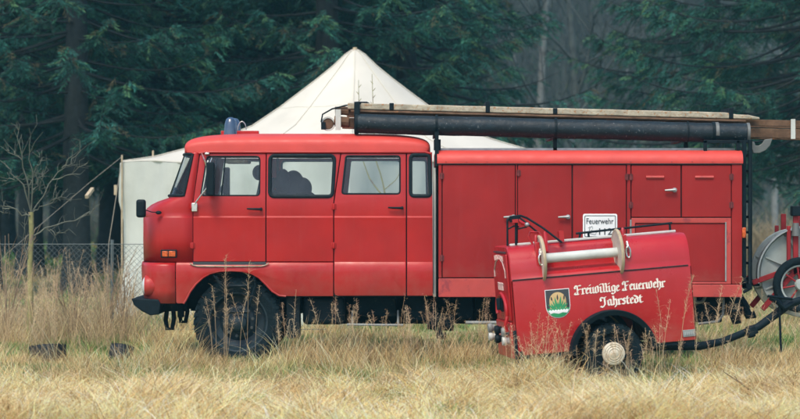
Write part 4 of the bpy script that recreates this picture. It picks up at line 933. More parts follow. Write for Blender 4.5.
# ================================================================== FENCE
fe = thing('chain_link_fence', 'low galvanised chain link fence with thin posts running in front of the tent', 'fence', (-5.5, 30, 0))
FY, FH = 30.0, 1.27
fx0, fx1 = -8.2, -1.0
b_ = MB()
m, st_ = .075, .075
cnt = int((fx1 - fx0) / m)
def wire(x0, x1, z0, z1, rr=.0022):
    b_.tube([(x0, FY, z0), (x1, FY, z1)], rr, 3, cap=False)
H_ = 1.2
for k in range(int((fx1 - fx0 + H_) / m) + 1):
    xa = fx0 - H_ + k * m
    for sg in (1, -1):
        if sg > 0: p0, p1 = (xa, .05), (xa + H_, .05 + H_)
        else: p0, p1 = (xa + H_, .05), (xa, .05 + H_)
        if min(p0[0], p1[0]) < fx0 or max(p0[0], p1[0]) > fx1: continue
        wire(p0[0], p1[0], p0[1], p1[1])
b_.build('wire_mesh', M['wire'], fe, smooth=0)
for x_ in [(112 - 400) / F * 30 + 2.35 * k for k in (-1, 0, 1)]:
    b_ = MB(); b_.tube([(x_, FY + .02, 0), (x_, FY + .02, FH + .05)], .022, 8); b_.build('fence_post', M['wire'], fe)
for z in (FH - .01, .1):
    b_ = MB(); b_.tube([(fx0, FY, z), (fx1, FY, z)], .005, 5); b_.build('tension_wire', M['wire'], fe)
# ================================================================== fast mesh from arrays
def arr_mesh(name, V, Fq, colr=None):
    """V (n,3); Fq (m,k) all faces k-sided; colr per face (m,3)"""
    me = bpy.data.meshes.new(name); n, m, k = len(V), len(Fq), Fq.shape[1]
    me.vertices.add(n); me.vertices.foreach_set('co', V.astype(np.float32).ravel())
    me.loops.add(m * k); me.loops.foreach_set('vertex_index', Fq.astype(np.int32).ravel())
    me.polygons.add(m); me.polygons.foreach_set('loop_start', np.arange(0, m * k, k, dtype=np.int32))
    me.update(calc_edges=True)
    if colr is not None:
        a = me.color_attributes.new('tint', 'FLOAT_COLOR', 'CORNER')
        c = np.ones((m * k, 4), np.float32); c[:, :3] = np.repeat(colr, k, axis=0); a.data.foreach_set('color', c.ravel())
    return me
def unit(a): return a / np.maximum(np.linalg.norm(a, axis=-1, keepdims=True), 1e-9)
def blades(P0, az, e0, e1, L, w, colr, nseg=4, twist=None, spread_=None):
    """curved ribbons; P0 (n,3), az heading, e0/e1 start/end elevation"""
    n = len(P0); t = np.linspace(0, 1, nseg + 1)
    el = e0[:, None] + (e1 - e0)[:, None] * t[None, :-1]
    azz = az[:, None] + (rng.normal(0, .32, (n, nseg))).cumsum(1)
    d = np.stack([np.cos(el) * np.cos(azz), np.cos(el) * np.sin(azz), np.sin(el)], -1) * (L / nseg)[:, None, None]
    pts = np.concatenate([P0[:, None, :], P0[:, None, :] + d.cumsum(1)], 1)
    pts[..., 2] = np.maximum(pts[..., 2], .004 + .01 * t)
    wa = az + np.pi / 2 + (rng.normal(0, .9, n))
    side = np.stack([np.cos(wa), np.sin(wa), rng.normal(0, .25, n)], -1); side = unit(side)
    ww = (w[:, None] * np.array([1, 1, .85, .55, .12])[:nseg + 1][None]) if nseg == 4 else w[:, None] * np.linspace(1, .15, nseg + 1)[None]
    A_ = pts + side[:, None] * ww[..., None] / 2; B_ = pts - side[:, None] * ww[..., None] / 2
    V = np.stack([A_, B_], 2).reshape(-1, 3)
    base = (np.arange(n) * (nseg + 1) * 2)[:, None]; k = np.arange(nseg)[None] * 2
    Fq = np.stack([base + k, base + k + 1, base + k + 3, base + k + 2], -1).reshape(-1, 4)
    return V, Fq, np.repeat(colr, nseg, axis=0)
def cat_parts(parts):
    V, Fq, C_ = [], [], []; o = 0
    for v, f, c in parts: V.append(v); Fq.append(f + o); C_.append(c); o += len(v)
    return np.concatenate(V), np.concatenate(Fq), np.concatenate(C_)
def vnoise(x, y, s, seed=0.):
    return np.array([noise.noise(Vector((a * s + seed, b * s - seed, seed * 1.7))) for a, b in zip(x, y)])

# ================================================================== GROUND
def ground_z(x, y): 
    return 0.0
gm, nt, p, L = nmat('meadow_soil'); N = nt.nodes
tc = N.new('ShaderNodeTexCoord'); n1 = N.new('ShaderNodeTexNoise'); n1.inputs['Scale'].default_value = .35; n1.inputs['Detail'].default_value = 7; L.new(tc.outputs['Object'], n1.inputs['Vector'])
n2 = N.new('ShaderNodeTexNoise'); n2.inputs['Scale'].default_value = 9; n2.inputs['Detail'].default_value = 8; n2.inputs['Roughness'].default_value = .75; L.new(tc.outputs['Object'], n2.inputs['Vector'])
cr = N.new('ShaderNodeValToRGB'); cr.color_ramp.elements[0].position = .38; cr.color_ramp.elements[0].color = (.13, .24, .06, 1); cr.color_ramp.elements[1].position = .66; cr.color_ramp.elements[1].color = (.30, .24, .13, 1)
L.new(n1.outputs['Fac'], cr.inputs[0]); mx = N.new('ShaderNodeMix'); mx.data_type = 'RGBA'; mx.blend_type = 'MULTIPLY'; mx.inputs[0].default_value = 1
mr = N.new('ShaderNodeMapRange'); mr.inputs[1].default_value = .3; mr.inputs[2].default_value = .7; mr.inputs[3].default_value = .55; mr.inputs[4].default_value = 1.35; L.new(n2.outputs['Fac'], mr.inputs[0])
L.new(cr.outputs[0], mx.inputs[6]); L.new(mr.outputs[0], mx.inputs[7]); L.new(mx.outputs[2], p.inputs['Base Color']); p.inputs['Roughness'].default_value = .95
b_ = MB(); b_.v = [(-400, -60, 0), (400, -60, 0), (400, 500, 0), (-400, 500, 0)]; b_.face((0, 1, 2, 3)); g_ = b_.build('ground', gm, smooth=0); tag(g_, kind='structure')
# wooded rise behind the meadow
hm, nt, p, L = nmat('leaf_litter'); N = nt.nodes
tc = N.new('ShaderNodeTexCoord'); n1 = N.new('ShaderNodeTexNoise'); n1.inputs['Scale'].default_value = .45; n1.inputs['Detail'].default_value = 9; n1.inputs['Roughness'].default_value = .7; L.new(tc.outputs['Object'], n1.inputs['Vector'])
cr = N.new('ShaderNodeValToRGB'); e = cr.color_ramp.elements; e[0].position = .35; e[0].color = (.028, .045, .042, 1); e[1].position = .65; e[1].color = (.065, .078, .075, 1); L.new(n1.outputs['Fac'], cr.inputs[0]); L.new(cr.outputs[0], p.inputs['Base Color']); p.inputs['Roughness'].default_value = 1
xs_ = np.linspace(-110, 110, 90); ys_ = np.concatenate([np.linspace(104, 150, 60), np.linspace(152, 175, 10)])
gx, gy = np.meshgrid(xs_, ys_); tt = np.clip((gy - 106 - 3 * np.sin(gx * .06)) / 40, 0, 1); gz = -.05 + 27 * tt ** 1.15
gz += np.array([noise.noise(Vector((a * .16, b * .16, 3))) for a, b in zip(gx.ravel(), gy.ravel())]).reshape(gx.shape) * 1.6 * np.clip(tt * 6, 0, 1)
V = np.stack([gx, gy, gz], -1).reshape(-1, 3); nx_ = len(xs_); idx = np.arange((len(ys_) - 1) * nx_).reshape(-1, nx_)[:, :-1].ravel()
me = arr_mesh('hill', V, np.stack([idx, idx + 1, idx + nx_ + 1, idx + nx_], -1)); hill = mesh_obj('hillside', me, hm, smooth=80); tag(hill, kind='structure')
def hz_(x, y):
    t = min(max((y - 106 - 3 * math.sin(x * .06)) / 40, 0), 1); return 27 * t ** 1.15

# ================================================================== GRASS
M['straw'] = tint_mat('dry_grass', .7, .42)
STR = np.array([[.80, .55, .25], [.90, .66, .33], [.58, .38, .16], [.26, .16, .07], [.86, .63, .34], [.90, .74, .45]])
GRN = np.array([[.11, .27, .06], [.16, .33, .08], [.24, .36, .10], [.08, .22, .07]])
def in_view(x, y, m=.5): return np.abs(x) < y * .1835 + m
def tufts(n, y0, y1, per, pw, Lr, wr, e0r, e1r, green=0.0, m=1.15, lean=0.6, keep=None, palette=STR, bright=1.0, pool=None, rad=.07):
    yy = y0 + (y1 - y0) * rng.random(n) ** pw; xx = (rng.random(n) * 2 - 1) * (yy * .1835 + m)
    if keep is not None: k = keep(xx, yy); xx, yy = xx[k], yy[k]
    n = len(xx); big = vnoise(xx, yy, .55, 5.); mid_ = vnoise(xx, yy, 1.9, 9.)
    hgt = np.clip(1 + 1.3 * mid_ + .8 * big, .3, 2.0)
    mnd = vnoise(xx, yy * .8, 1.5, 61.) * 1.6 + .2
    la = 2.2 * vnoise(xx, yy, .35, 31.) * np.pi + rng.normal(0, .5, n)
    isg = (vnoise(xx, yy, .9, 17.) + rng.normal(0, .12, n)) < (green * 1.0 - .55)
    r = lambda a, b: a + (b - a) * rng.random(n * per)
    rp_ = lambda q: np.repeat(q, per)
    az = rng.random(n * per) * 2 * np.pi
    mixl = rng.random(n * per) < lean; az = np.where(mixl, rp_(la) + rng.normal(0, .8, n * per), az)
    P0 = np.stack([rp_(xx) + rng.normal(0, rad, n * per), rp_(yy) + rng.normal(0, rad, n * per), rp_(np.clip(mnd, 0, 1) * .16) * np.clip((22.5 - rp_(yy)) / 2, 0, 1) - .005], -1)
    L_ = r(*Lr) * rp_(hgt)
    pal = palette[rng.integers(0, len(palette), n * per)]; gp = GRN[rng.integers(0, 4, n * per)]
    ct = rp_(np.clip(1 + .2 * rng.normal(0, 1, n) + .65 * vnoise(xx, yy, 2.6, 44.), .45, 1.5))
    c = np.where((rp_(isg) & (rng.random(n * per) < .85))[:, None], gp, pal) * (bright * ct * r(.8, 1.15))[:, None]
    L_ = np.where(rp_(isg), L_ * .65, L_)
    return blades(P0, az, r(*e0r), r(*e1r), L_, r(*wr), np.clip(c, 0, .9))
def off_gear(x, y):
    tent_ = (np.abs(x - CX) + np.abs(y - TDp)) < 3.9
    return ~tent_
def off_truck(x, y): return off_gear(x, y) & ~((y > 24.7) & (y < 27.7) & (x > X(140)) & (x < X(742)))
def off_t2(x, y):
    p_ = x / y * F + 400
    return off_truck(x, y) & ~((y > 23.4) & (y < 25.7) & (((p_ > 28) & (p_ < 68)) | ((p_ > 107) & (p_ < 135))) & (rng.random(len(x)) < .85))
ALL = []
# nearest strip: pale matted, combed-over straw
ALL.append(tufts(6600, 16.2, 20.6, 17, 1.0, (.10, .28), (.003, .0062), (R(20), R(82)), (R(-60), R(40)), green=.0, lean=.40, bright=1.3))
ALL.append(tufts(2900, 16.2, 20.2, 14, 1.0, (.2, .45), (.003, .006), (R(5), R(60)), (R(-30), R(15)), green=-.5, lean=.55, bright=1.35, rad=.12))
ALL.append(tufts(1800, 16.2, 18.9, 14, 1.0, (.12, .34), (.003, .006), (R(5), R(75)), (R(-45), R(20)), green=-.5, lean=.4, bright=1.7, rad=.1))
# middle strip up to the wheels
ALL.append(tufts(6400, 20.2, 24.9, 14, 1.0, (.07, .20), (.0035, .006), (R(45), R(88)), (R(-20), R(60)), green=.62, lean=.5, keep=off_t2))
ALL.append(tufts(420, 20.0, 23.5, 16, 1.0, (.22, .36), (.003, .005), (R(60), R(88)), (R(-10), R(60)), green=-.2, lean=.6, keep=off_t2))
def by_truck(x, y):
    p_ = x / y * F + 400
    return ((p_ > 285) & (p_ < 505)) | ((p_ > 145) & (p_ < 192)) | (p_ > 700) | ((p_ < 100) & (p_ > 70))
ALL.append(tufts(700, 23.2, 24.6, 14, 1.0, (.20, .42), (.003, .005), (R(55), R(88)), (R(-25), R(60)), green=-.3, lean=.4, keep=by_truck))
# under and behind the truck
ALL.append(tufts(4200, 24.7, 31, 12, 1.0, (.07, .18), (.004, .007), (R(45), R(88)), (R(-10), R(60)), green=.68, lean=.4, keep=off_gear))
ALL.append(tufts(2400, 27.8, 34, 12, 1.0, (.12, .30), (.005, .008), (R(55), R(88)), (R(-10), R(65)), green=.58, lean=.5, keep=off_gear))
ALL.append(tufts(3200, 33, 62, 10, 1.2, (.12, .34), (.009, .016), (R(50), R(88)), (R(0), R(70)), green=.6, lean=.4, m=1.5, keep=off_gear))
ALL.append(tufts(5200, 60, 106, 9, .8, (.2, .5), (.03, .05), (R(40), R(88)), (R(0), R(70)), green=1.0, lean=.4, m=2.0, keep=lambda x, y: ((x / y * F + 400) < 160) | ((x / y * F + 400) > 730)))
V, Fq, C_ = cat_parts(ALL); me = arr_mesh('grass', V, Fq, C_)
tag(mesh_obj('dry_grass', me, M['straw'], smooth=0), 'pale dry straw grass with green patches covering the meadow', None, None, 'stuff')
# denser rough thicket on the left behind the truck's nose and around
def leftk(x, y): return off_gear(x, y) & ((x / y * F + 400) < 150 + 6 * rng.normal(0, 1, len(x)) * 2)
BR = np.array([[.60, .45, .24], [.42, .30, .16], [.72, .56, .32], [.34, .23, .13], [.52, .41, .25]])
A2 = [tufts(260, 26.8, 28.4, 12, 1.0, (.4, .8), (.003, .005), (R(60), R(88)), (R(-15), R(70)), green=-.5, lean=.4, m=.8, keep=leftk, palette=BR),
      tufts(1150, 28.0, 34, 14, 1.0, (.28, .62), (.004, .007), (R(55), R(88)), (R(-25), R(60)), green=-.35, lean=.5, m=.8, keep=leftk, palette=BR),
      tufts(90, 26, 29, 12, 1.0, (.25, .5), (.004, .006), (R(50), R(85)), (R(-15), R(60)), green=-.5, lean=.5, m=.8, keep=lambda x, y: (x / y * F + 400) < 138, palette=BR)]
def rightk(x, y): return ((x / y * F + 400) > 738)
A2.append(tufts(500, 29, 40, 14, 1.0, (.25, .6), (.005, .009), (R(50), R(85)), (R(-15), R(60)), green=.1, lean=.5, m=1.2, keep=rightk, palette=BR))
V, Fq, C_ = cat_parts(A2); me = arr_mesh('thicket', V, Fq, C_)
tag(mesh_obj('dry_thicket', me, M['straw'], smooth=0), 'tall brown dry weeds standing by the wire fence', None, None, 'stuff')
# tall stalks with loose seed heads
def stalks(spots):
    parts = []
    P_, AZ, E0, E1, LL, WW, CC = [], [], [], [], [], [], []
    for (x, y, h, c) in spots:
        az = rng.random() * 6.28; lean = rng.normal(0, .13); bend = rng.random() * .5
        n = 10; pts = []; p_ = np.array([x, y, 0.]); el = math.pi / 2 - abs(lean)
        for k in range(n + 1):
            pts.append(p_.copy()); e_ = el - bend * (k / n) ** 2; p_ = p_ + np.array([math.cos(e_) * math.cos(az), math.cos(e_) * math.sin(az), math.sin(e_)]) * h / n
        pts = np.array(pts); wv_ = .0028
        for sd in (np.array([wv_ / 2, 0, 0]), np.array([0, wv_ / 2, 0])):
            V_ = np.stack([pts + sd, pts - sd], 1).reshape(-1, 3); k = np.arange(n) * 2
            parts.append((V_, np.stack([k, k + 1, k + 3, k + 2], -1), np.tile(c, (n, 1))))
        nb_ = rng.integers(14, 30)
        for q in range(nb_):
            t = .62 + .38 * rng.random(); i = min(int(t * n), n - 1); b0 = pts[i] + (pts[i + 1] - pts[i]) * (t * n - i)
            P_.append(b0); AZ.append(rng.random() * 6.28); E0.append(rng.uniform(.3, 1.2)); E1.append(rng.uniform(-.9, .5)); LL.append(h * rng.uniform(.06, .17) * (1.35 - t)* 1.5); WW.append(.0026); CC.append(c * rng.uniform(.8, 1.2))
            for s_ in range(2): P_.append(b0 + rng.normal(0, .012, 3)); AZ.append(rng.random() * 6.28); E0.append(rng.uniform(.2, 1.2)); E1.append(rng.uniform(-1, .5)); LL.append(rng.uniform(.012, .03)); WW.append(.0036); CC.append(c * rng.uniform(.8, 1.25))
    parts.append(blades(np.array(P_), np.array(AZ), np.array(E0), np.array(E1), np.array(LL), np.array(WW), np.array(CC)))
    return cat_parts(parts)
def pxs(px, d): return (px - 400) / F * d
sp_ = []
SC_ = [np.array([.66, .50, .30]), np.array([.72, .58, .38]), np.array([.50, .37, .22]), np.array([.60, .43, .28])]
def addst(n, p0, p1, d0, d1, h0, h1):
    for _ in range(n):
        d = rng.uniform(d0, d1); sp_.append((pxs(rng.uniform(p0, p1), d), d, rng.uniform(h0, h1), SC_[rng.integers(0, 4)]))
addst(34, 505, 600, 20.6, 21.6, .35, .75); addst(22, 600, 660, 20.8, 21.7, .35, .62); addst(18, 655, 735, 20.8, 21.7, .45, 1.15); addst(60, 0, 800, 17.8, 21, .15, .4); addst(16, 655, 735, 22.5, 24.3, .5, .9); addst(16, 205, 300, 23.4, 24.6, .4, .95); addst(3, 215, 250, 23.6, 24.4, 1.1, 1.35)
addst(70, 295, 500, 23.0, 24.8, .3, .8); addst(10, 0, 140, 22.5, 26, .35, .8); addst(8, 735, 800, 21, 25, .4, .9); addst(60, 50, 140, 26.5, 29.5, .6, 1.25); addst(80, -5, 60, 26.0, 28.4, .5, 1.15); addst(12, 140, 800, 19.5, 21, .3, .5)
V, Fq, C_ = stalks(sp_); me = arr_mesh('stalks', V, Fq, C_)
tag(mesh_obj('tall_seed_grass', me, M['straw'], smooth=0), 'thin tall dry grass stalks with loose seed heads', None, None, 'stuff')
# rough tangles near the fence and on the far meadow edge
ZP = np.array([[.12, .13, .11], [.17, .17, .14], [.09, .11, .11], [.22, .21, .16], [.10, .17, .09]])
def scrub(n, y0, y1, p0, p1, L0, L1, w0, w1, pal, zf=None, green=0):
    d = y0 + (y1 - y0) * rng.random(n); px = p0 + (p1 - p0) * rng.random(n); x = (px - 400) / F * d; per = 34
    z = np.array([zf(a, b) if zf else 0 for a, b in zip(x, d)])
    N_ = n * per; P0 = np.stack([np.repeat(x, per) + rng.normal(0, .25, N_), np.repeat(d, per) + rng.normal(0, .25, N_), np.repeat(z, per) + np.abs(rng.normal(0, .35, N_)) * L1 * .5], -1)
    c = pal[rng.integers(0, len(pal), N_)] * rng.uniform(.7, 1.25, N_)[:, None]
    return blades(P0, rng.random(N_) * 6.28, rng.uniform(.2, 1.5, N_), rng.uniform(-.4, 1.2, N_), rng.uniform(L0, L1, N_) * np.repeat(rng.uniform(.5, 1.2, n), per), rng.uniform(w0, w1, N_), c)
TAN = np.array([[.42, .32, .18], [.34, .26, .15], [.25, .19, .12], [.48, .38, .24]])
parts = [scrub(420, 92, 106, -40, 420, .8, 2.4, .02, .05, ZP), scrub(600, 106, 120, -60, 860, 1.0, 3.0, .02, .06, ZP, hz_), scrub(700, 116, 142, -60, 860, 1.2, 3.2, .03, .07, np.concatenate([ZP, GRN[:2] * .7]), hz_),
         scrub(120, 60, 78, 730, 860, .5, 1.5, .015, .03, TAN), scrub(40, 50, 60, 735, 860, .3, .9, .012, .02, TAN), scrub(100, 80, 100, 560, 860, .8, 2.2, .02, .045, np.concatenate([TAN, ZP]))]
V, Fq, C_ = cat_parts(parts); me = arr_mesh('scrub', V, Fq, C_)
tag(mesh_obj('undergrowth', me, M['straw'], smooth=0), 'brown leafless brushwood at the edge of the wood', None, None, 'stuff')

# ================================================================== TREES
M['needle'] = tint_mat('spruce_needles', .7, .12); M['bark_dark'] = mat('dark_spruce_bark', (.010, .016, .017), .9, var=.4, scale=4, bump=.6, bscale=14, streak=(.02, .032, .032))
M['bark_grey'] = mat('grey_bark', (.065, .085, .085), .9, var=.35, scale=3, bump=.4, bscale=12, spot=(.10, .13, .06), spot_amt=.36, spot_scale=3)
M['bark_birch'] = mat('birch_bark', (.17, .19, .19), .8, var=.25, scale=5, spot=(.06, .055, .05), spot_amt=.40, spot_scale=2.5)
M['bark_twig'] = mat('grey_twig_bark', (.11, .12, .09), .85, var=.3)
M['bark_young'] = mat('lichened_young_bark', (.24, .23, .09), .85, var=.3, scale=8, spot=(.20, .15, .10), spot_amt=.42, spot_scale=6)
def tube_np(paths, nsides=4):
    """paths: list of (pts (k,3), radii (k,))"""
    V, Fq = [], []; o = 0
    for pts, rs in paths:
        k = len(pts); d = np.gradient(pts, axis=0); d = unit(d); up = np.array([0, 0, 1.]) if abs(d[0, 2]) < .9 else np.array([1., 0, 0])
        e = unit(np.cross(d, up)); g = np.cross(d, e); a = np.arange(nsides) * 2 * np.pi / nsides
        ring_ = pts[:, None] + (e[:, None] * np.cos(a)[None, :, None] + g[:, None] * np.sin(a)[None, :, None]) * rs[:, None, None]
        V.append(ring_.reshape(-1, 3)); i = np.arange(k - 1)[:, None] * nsides; j = np.arange(nsides)[None]; j2 = (j + 1) % nsides
        Fq.append(np.stack([o + i + j, o + i + j2, o + i + nsides + j2, o + i + nsides + j], -1).reshape(-1, 4)); o += k * nsides
    return np.concatenate(V), np.concatenate(Fq)
NC_ = np.array([[.017, .080, .060], [.013, .060, .048], [.025, .100, .060], [.022, .104, .084], [.058, .128, .056]])
def spruce_mesh(seed, H=15., z0=1.2, spread=3.6, zdense=9.5, gaps=.0, bare_low=.0):
    r_ = np.random.default_rng(seed); br = []; NP, ND, NL, NCc, NW = [], [], [], [], []
    z = z0
    while z < H - .4:
        nb_ = int(r_.integers(5, 8)) if z < zdense else 5; a0 = r_.random() * 6.28
        Lmax = min(spread, (H - z) * .34 + .5) * (1 if z > 3 else .8 + .1 * z)
        for q in range(nb_):
            if r_.random() < gaps: continue
            az = a0 + q * 6.28 / nb_ + r_.normal(0, .18); L_ = Lmax * r_.uniform(.65, 1.12); s0 = r_.uniform(-.45, .0) - .1; n = 9
            t = np.linspace(0, 1, n + 1); zz = z + r_.normal(0, .08) + L_ * (s0 * t + (.20 - s0 * .35) * t ** 2.6); rad = L_ * t * (1 - .04 * t); azc = az + r_.normal(0, .18) * t
            pts = np.stack([np.cos(azc) * rad, np.sin(azc) * rad, zz], -1); br.append((pts, .035 * (1 - .85 * t) * (L_ / 3)))
            ntw = int(L_ * (14 if z < zdense else 5))
            bare = r_.random() < bare_low
            for w in range(ntw):
                tt = r_.uniform(.22, 1.0) ** .75; 
                if bare and r_.random() < .65: continue
                i = min(int(tt * n), n - 1); p0 = pts[i] + (pts[i + 1] - pts[i]) * (tt * n - i)
                sd = 1 if r_.random() < .5 else -1; ta = az + sd * r_.uniform(.5, 1.25) * (1 - .4 * (tt > .92)); tl_ = r_.uniform(.28, .62) * (1.25 - .75 * tt) * (L_ / 3) ** .5 + .08
                te = r_.uniform(-.85, -.05)
                tip = tt > .7
                d = np.array([math.cos(ta) * math.cos(te), math.sin(ta) * math.cos(te), math.sin(te)])
                m = 15 if z < zdense else 5
                u = np.linspace(.05, 1, m); q0 = p0 + d * (u * tl_)[:, None]; q0[:, 2] -= .10 * u ** 2 * tl_
                c = NC_[r_.integers(0, 5 if tip else 4)] * r_.uniform(.65, 1.35) * (1.35 if tip else 1.0)
                if r_.random() < .05: c = np.array([.09, .085, .045])
                for s_ in (-1, 1):
                    nd = unit(d + s_ * np.cross(d, [0, 0, 1]) * r_.uniform(.7, 1.1) + r_.normal(0, .35, (m, 3)) + [0, 0, -.15])
                    NP.append(q0); ND.append(nd); NL.append(r_.uniform(.07, .14, m) * (1.25 - .4 * u)); NCc.append(np.tile(c, (m, 1)) * r_.uniform(.75, 1.25, (m, 1))); NW.append(np.full(m, .015))
                br.append((np.stack([p0, p0 + d * tl_ * .5, p0 + d * tl_ + [0, 0, -.05 * tl_]]), np.array([.006, .005, .003])))
        z += r_.uniform(.26, .46) if z < zdense else .6
    Pn, Dn, Ln, Cn, Wn = map(np.concatenate, (NP, ND, NL, NCc, NW)); n = len(Pn)
    sd = unit(np.cross(Dn, r_.normal(0, 1, (n, 3)))) * (Wn / 2)[:, None]; e = Pn + Dn * Ln[:, None]; mdd = Pn + Dn * (Ln * .45)[:, None]
    V = np.stack([Pn, mdd + sd, e, mdd - sd], 1).reshape(-1, 3); Fq = np.arange(n * 4).reshape(n, 4)
    bv, bf = tube_np(br, 3)
    return V, Fq, Cn, bv, bf
def trunk_mesh(H, r0, r1=.03, wob=.06, seed=0, ns=12):
    r_ = np.random.default_rng(seed); k = 18; t = np.linspace(0, 1, k); pts = np.stack([np.cumsum(r_.normal(0, wob * .3, k)), np.cumsum(r_.normal(0, wob * .3, k)), t * H], -1); pts[0, :2] = 0
    rs = r0 * (1 - t) ** .8 * 1.0 + r1; rs[0] *= 1.25; return tube_np([(pts, rs)], ns), pts
SPV = []
for sd_, kw in ((1, dict(z0=2.9)), (2, dict(gaps=.12, bare_low=.25, z0=2.7)), (3, dict(gaps=.3, bare_low=.5, z0=2.8, spread=4.2)), (4, dict(z0=2.4, spread=3.0, H=12))):
    V, Fq, C_, bv, bf = spruce_mesh(sd_, **kw); H = kw.get('H', 15.)
    (tv, tf), _ = trunk_mesh(H, .26, .02, .03, sd_)
    SPV.append((arr_mesh('needles', V, Fq, C_), arr_mesh('boughs', bv, bf), arr_mesh('trunk', tv, tf)))
    print('spruce', sd_, len(Fq), len(bf))
for a, b, c in SPV: a.materials.append(M['needle']); b.materials.append(M['bark_dark']); c.materials.append(M['bark_dark']); c.polygons.foreach_set('use_smooth', [True] * len(c.polygons))
def ob_(name, me, par):
    o = bpy.data.objects.new(name, me); COL.objects.link(o); o.parent = par; return o
def tree(name, v, px, d, s_, rz, label, group=None, z=0):
    t = thing(name, label, 'tree', ((px - 400) / F * d, d, z), group, (0, 0, rz)); t.scale = (s_, s_, s_)
    ob_('trunk', v[2], t); c = ob_('crown', v[0], t); ob_('limb', v[1], c); return t
GS = 'dark spruces behind the tent'
for v, px, d, s_, rz, lab in (
    (1, 77, 43.5, 1.05, .4, 'tall dark spruce with a thick bare lower trunk beside the bare sapling'),
    (0, -12, 46, 1.0, 1.9, 'dark spruce cut by the picture edge behind the bare sapling'),
    (0, 148, 49, 1.05, 3.0, 'dense dark spruce rising behind the low end of the tent'),
    (0, 222, 50, 1.1, 4.4, 'dense dark spruce rising behind the blue beacon'),
    (1, 327, 47, 1.15, 5.2, 'dark spruce with a visible trunk just behind the tent peak'),
    (2, 408, 50, 1.1, .9, 'thin boughed spruce behind the sloping right side of the tent'),
    (2, 712, 56, 1.1, 2.2, 'open spruce with drooping arched boughs above the long black pipe'),
    (0, 812, 45, 1.0, 3.6, 'spruce with tufted bough ends above the wooden ladder end'),
    (0, 868, 50, 1.1, 5.6, 'dark spruce half cut off by the picture edge above the hose reel')):
    tree('spruce_tree', SPV[v], px, d, s_, rz, lab, GS)
for k, (v, px, d, s_, rz) in enumerate(((0, 30, 56, 1.2, .3), (0, 110, 60, 1.25, 1.1), (0, 190, 60, 1.25, 2.5), (0, 268, 58, 1.2, 3.3), (1, 345, 60, 1.25, 4.1), (0, -40, 60, 1.25, 4.4), (3, 305, 68, 1.3, 5.0), (0, 150, 72, 1.4, 5.5), (0, 60, 74, 1.4, 6.0), (0, 235, 74, 1.4, .8), (1, 415, 72, 1.3, 1.8), (0, 5, 76, 1.4, 2.8), (0, 350, 82, 1.4, 2.8))):
    tree('spruce_tree', SPV[v], px, d, s_, rz, 'dark spruce deep in the dense spruce stand behind the tent', 'spruces deep in the stand')

def bare_mesh(seed, H=13, r0=.16, levels=4, nb0=16, spread=.9, start=.25, droop=0., kinks=.25, minr=.010):
    r_ = np.random.default_rng(seed); tr_, br = [], []
    def grow(p, d, L_, r, lev):
        n = 6 if lev else 16; pts = [p]; dd = d.copy(); 
        for k in range(n):
            dd = unit(dd + r_.normal(0, kinks * (.25 if lev == 0 else .8) / 2, 3) + np.array([0, 0, .05 if lev else .02])); pts.append(pts[-1] + dd * L_ / n)
        pts = np.array(pts); t = np.linspace(0, 1, n + 1); rs = r * (1 - .82 * t); rs = np.maximum(rs, minr * .5); (tr_ if lev == 0 else br).append((pts, rs))
        if lev >= levels: return
        nb_ = nb0 if lev == 0 else int(r_.integers(4, 7))
        for q in range(nb_):
            tt = start + (1 - start) * (q + r_.random()) / nb_ if lev == 0 else r_.uniform(.2, .98); i = min(int(tt * n), n - 1); b0 = pts[i] + (pts[i + 1] - pts[i]) * (tt * n - i)
            dl = unit(pts[i + 1] - pts[i]); s_ = unit(np.cross(dl, r_.normal(0, 1, 3))); ang = r_.uniform(.5, 1.1) * spread
            nd = unit(dl * math.cos(ang) + s_ * math.sin(ang) + [0, 0, .12 - droop])
            grow(b0, nd, L_ * (r_.uniform(.25, .42) if lev == 0 else r_.uniform(.4, .65)) * (1.15 - .5 * tt), max(rs[i] * .55, minr * .6), lev + 1)
    grow(np.zeros(3), np.array([0, 0, 1.]), H, r0, 0)
    tv, tf = tube_np(tr_, 8); bv, bf = tube_np(br, 3); return arr_mesh('t', tv, tf), arr_mesh('b', bv, bf)
BV = []
for sd_, kw, bk in ((21, {}, 'bark_grey'), (22, dict(H=15, r0=.2, spread=1.1), 'bark_grey'), (23, dict(H=12, r0=.12, spread=.7), 'bark_grey'), (24, dict(H=16, r0=.17, spread=.75, start=.4), 'bark_birch')):
    a, b = bare_mesh(sd_, **kw); a.materials.append(M[bk]); b.materials.append(M['bark_grey']); a.polygons.foreach_set('use_smooth', [True] * len(a.polygons)); BV.append((a, b)); print('bare', sd_, len(b.polygons))
def btree(name, v, px, d, s_, rz, label, group=None):
    x_ = (px - 400) / F * d; t = thing(name, label, 'tree', (x_, d, hz_(x_, d) - .1), group, (0, 0, rz)); t.scale = (s_, s_, s_)
    ob_('trunk', BV[v][0], t); ob_('crown', BV[v][1], t)
btree('birch_tree', 3, 533, 70, 1.0, .2, 'pale trunked bare birch in the hazy gap between the spruces')
btree('bare_tree', 1, 583, 66, .95, 1.2, 'bare grey tree with spreading limbs just beside the pale birch')
btree('bare_tree', 0, 655, 72, 1.0, 2.2, 'bare grey tree between the pale birch and the open spruce')
btree('birch_tree', 3, 776, 74, .8, 2.0, 'pale bare trunk standing behind the rear ladder of the truck')
btree('bare_tree', 2, 478, 74, 1.0, 3.1, 'slim bare tree behind the end of the tent slope')
for k in range(40):
    px = -30 + 860 * ((k * .618) % 1); 
    if k % 3: px = 430 + 320 * ((k * .618) % 1)
    d = 84 + 44 * ((k * .37) % 1)
    btree('bare_tree', k % 3 if k % 7 else 3, px, d, rnd.uniform(.85, 1.25), rnd.random() * 6, 'bare grey tree in the hazy wood on the rise', 'bare trees in the hazy wood')
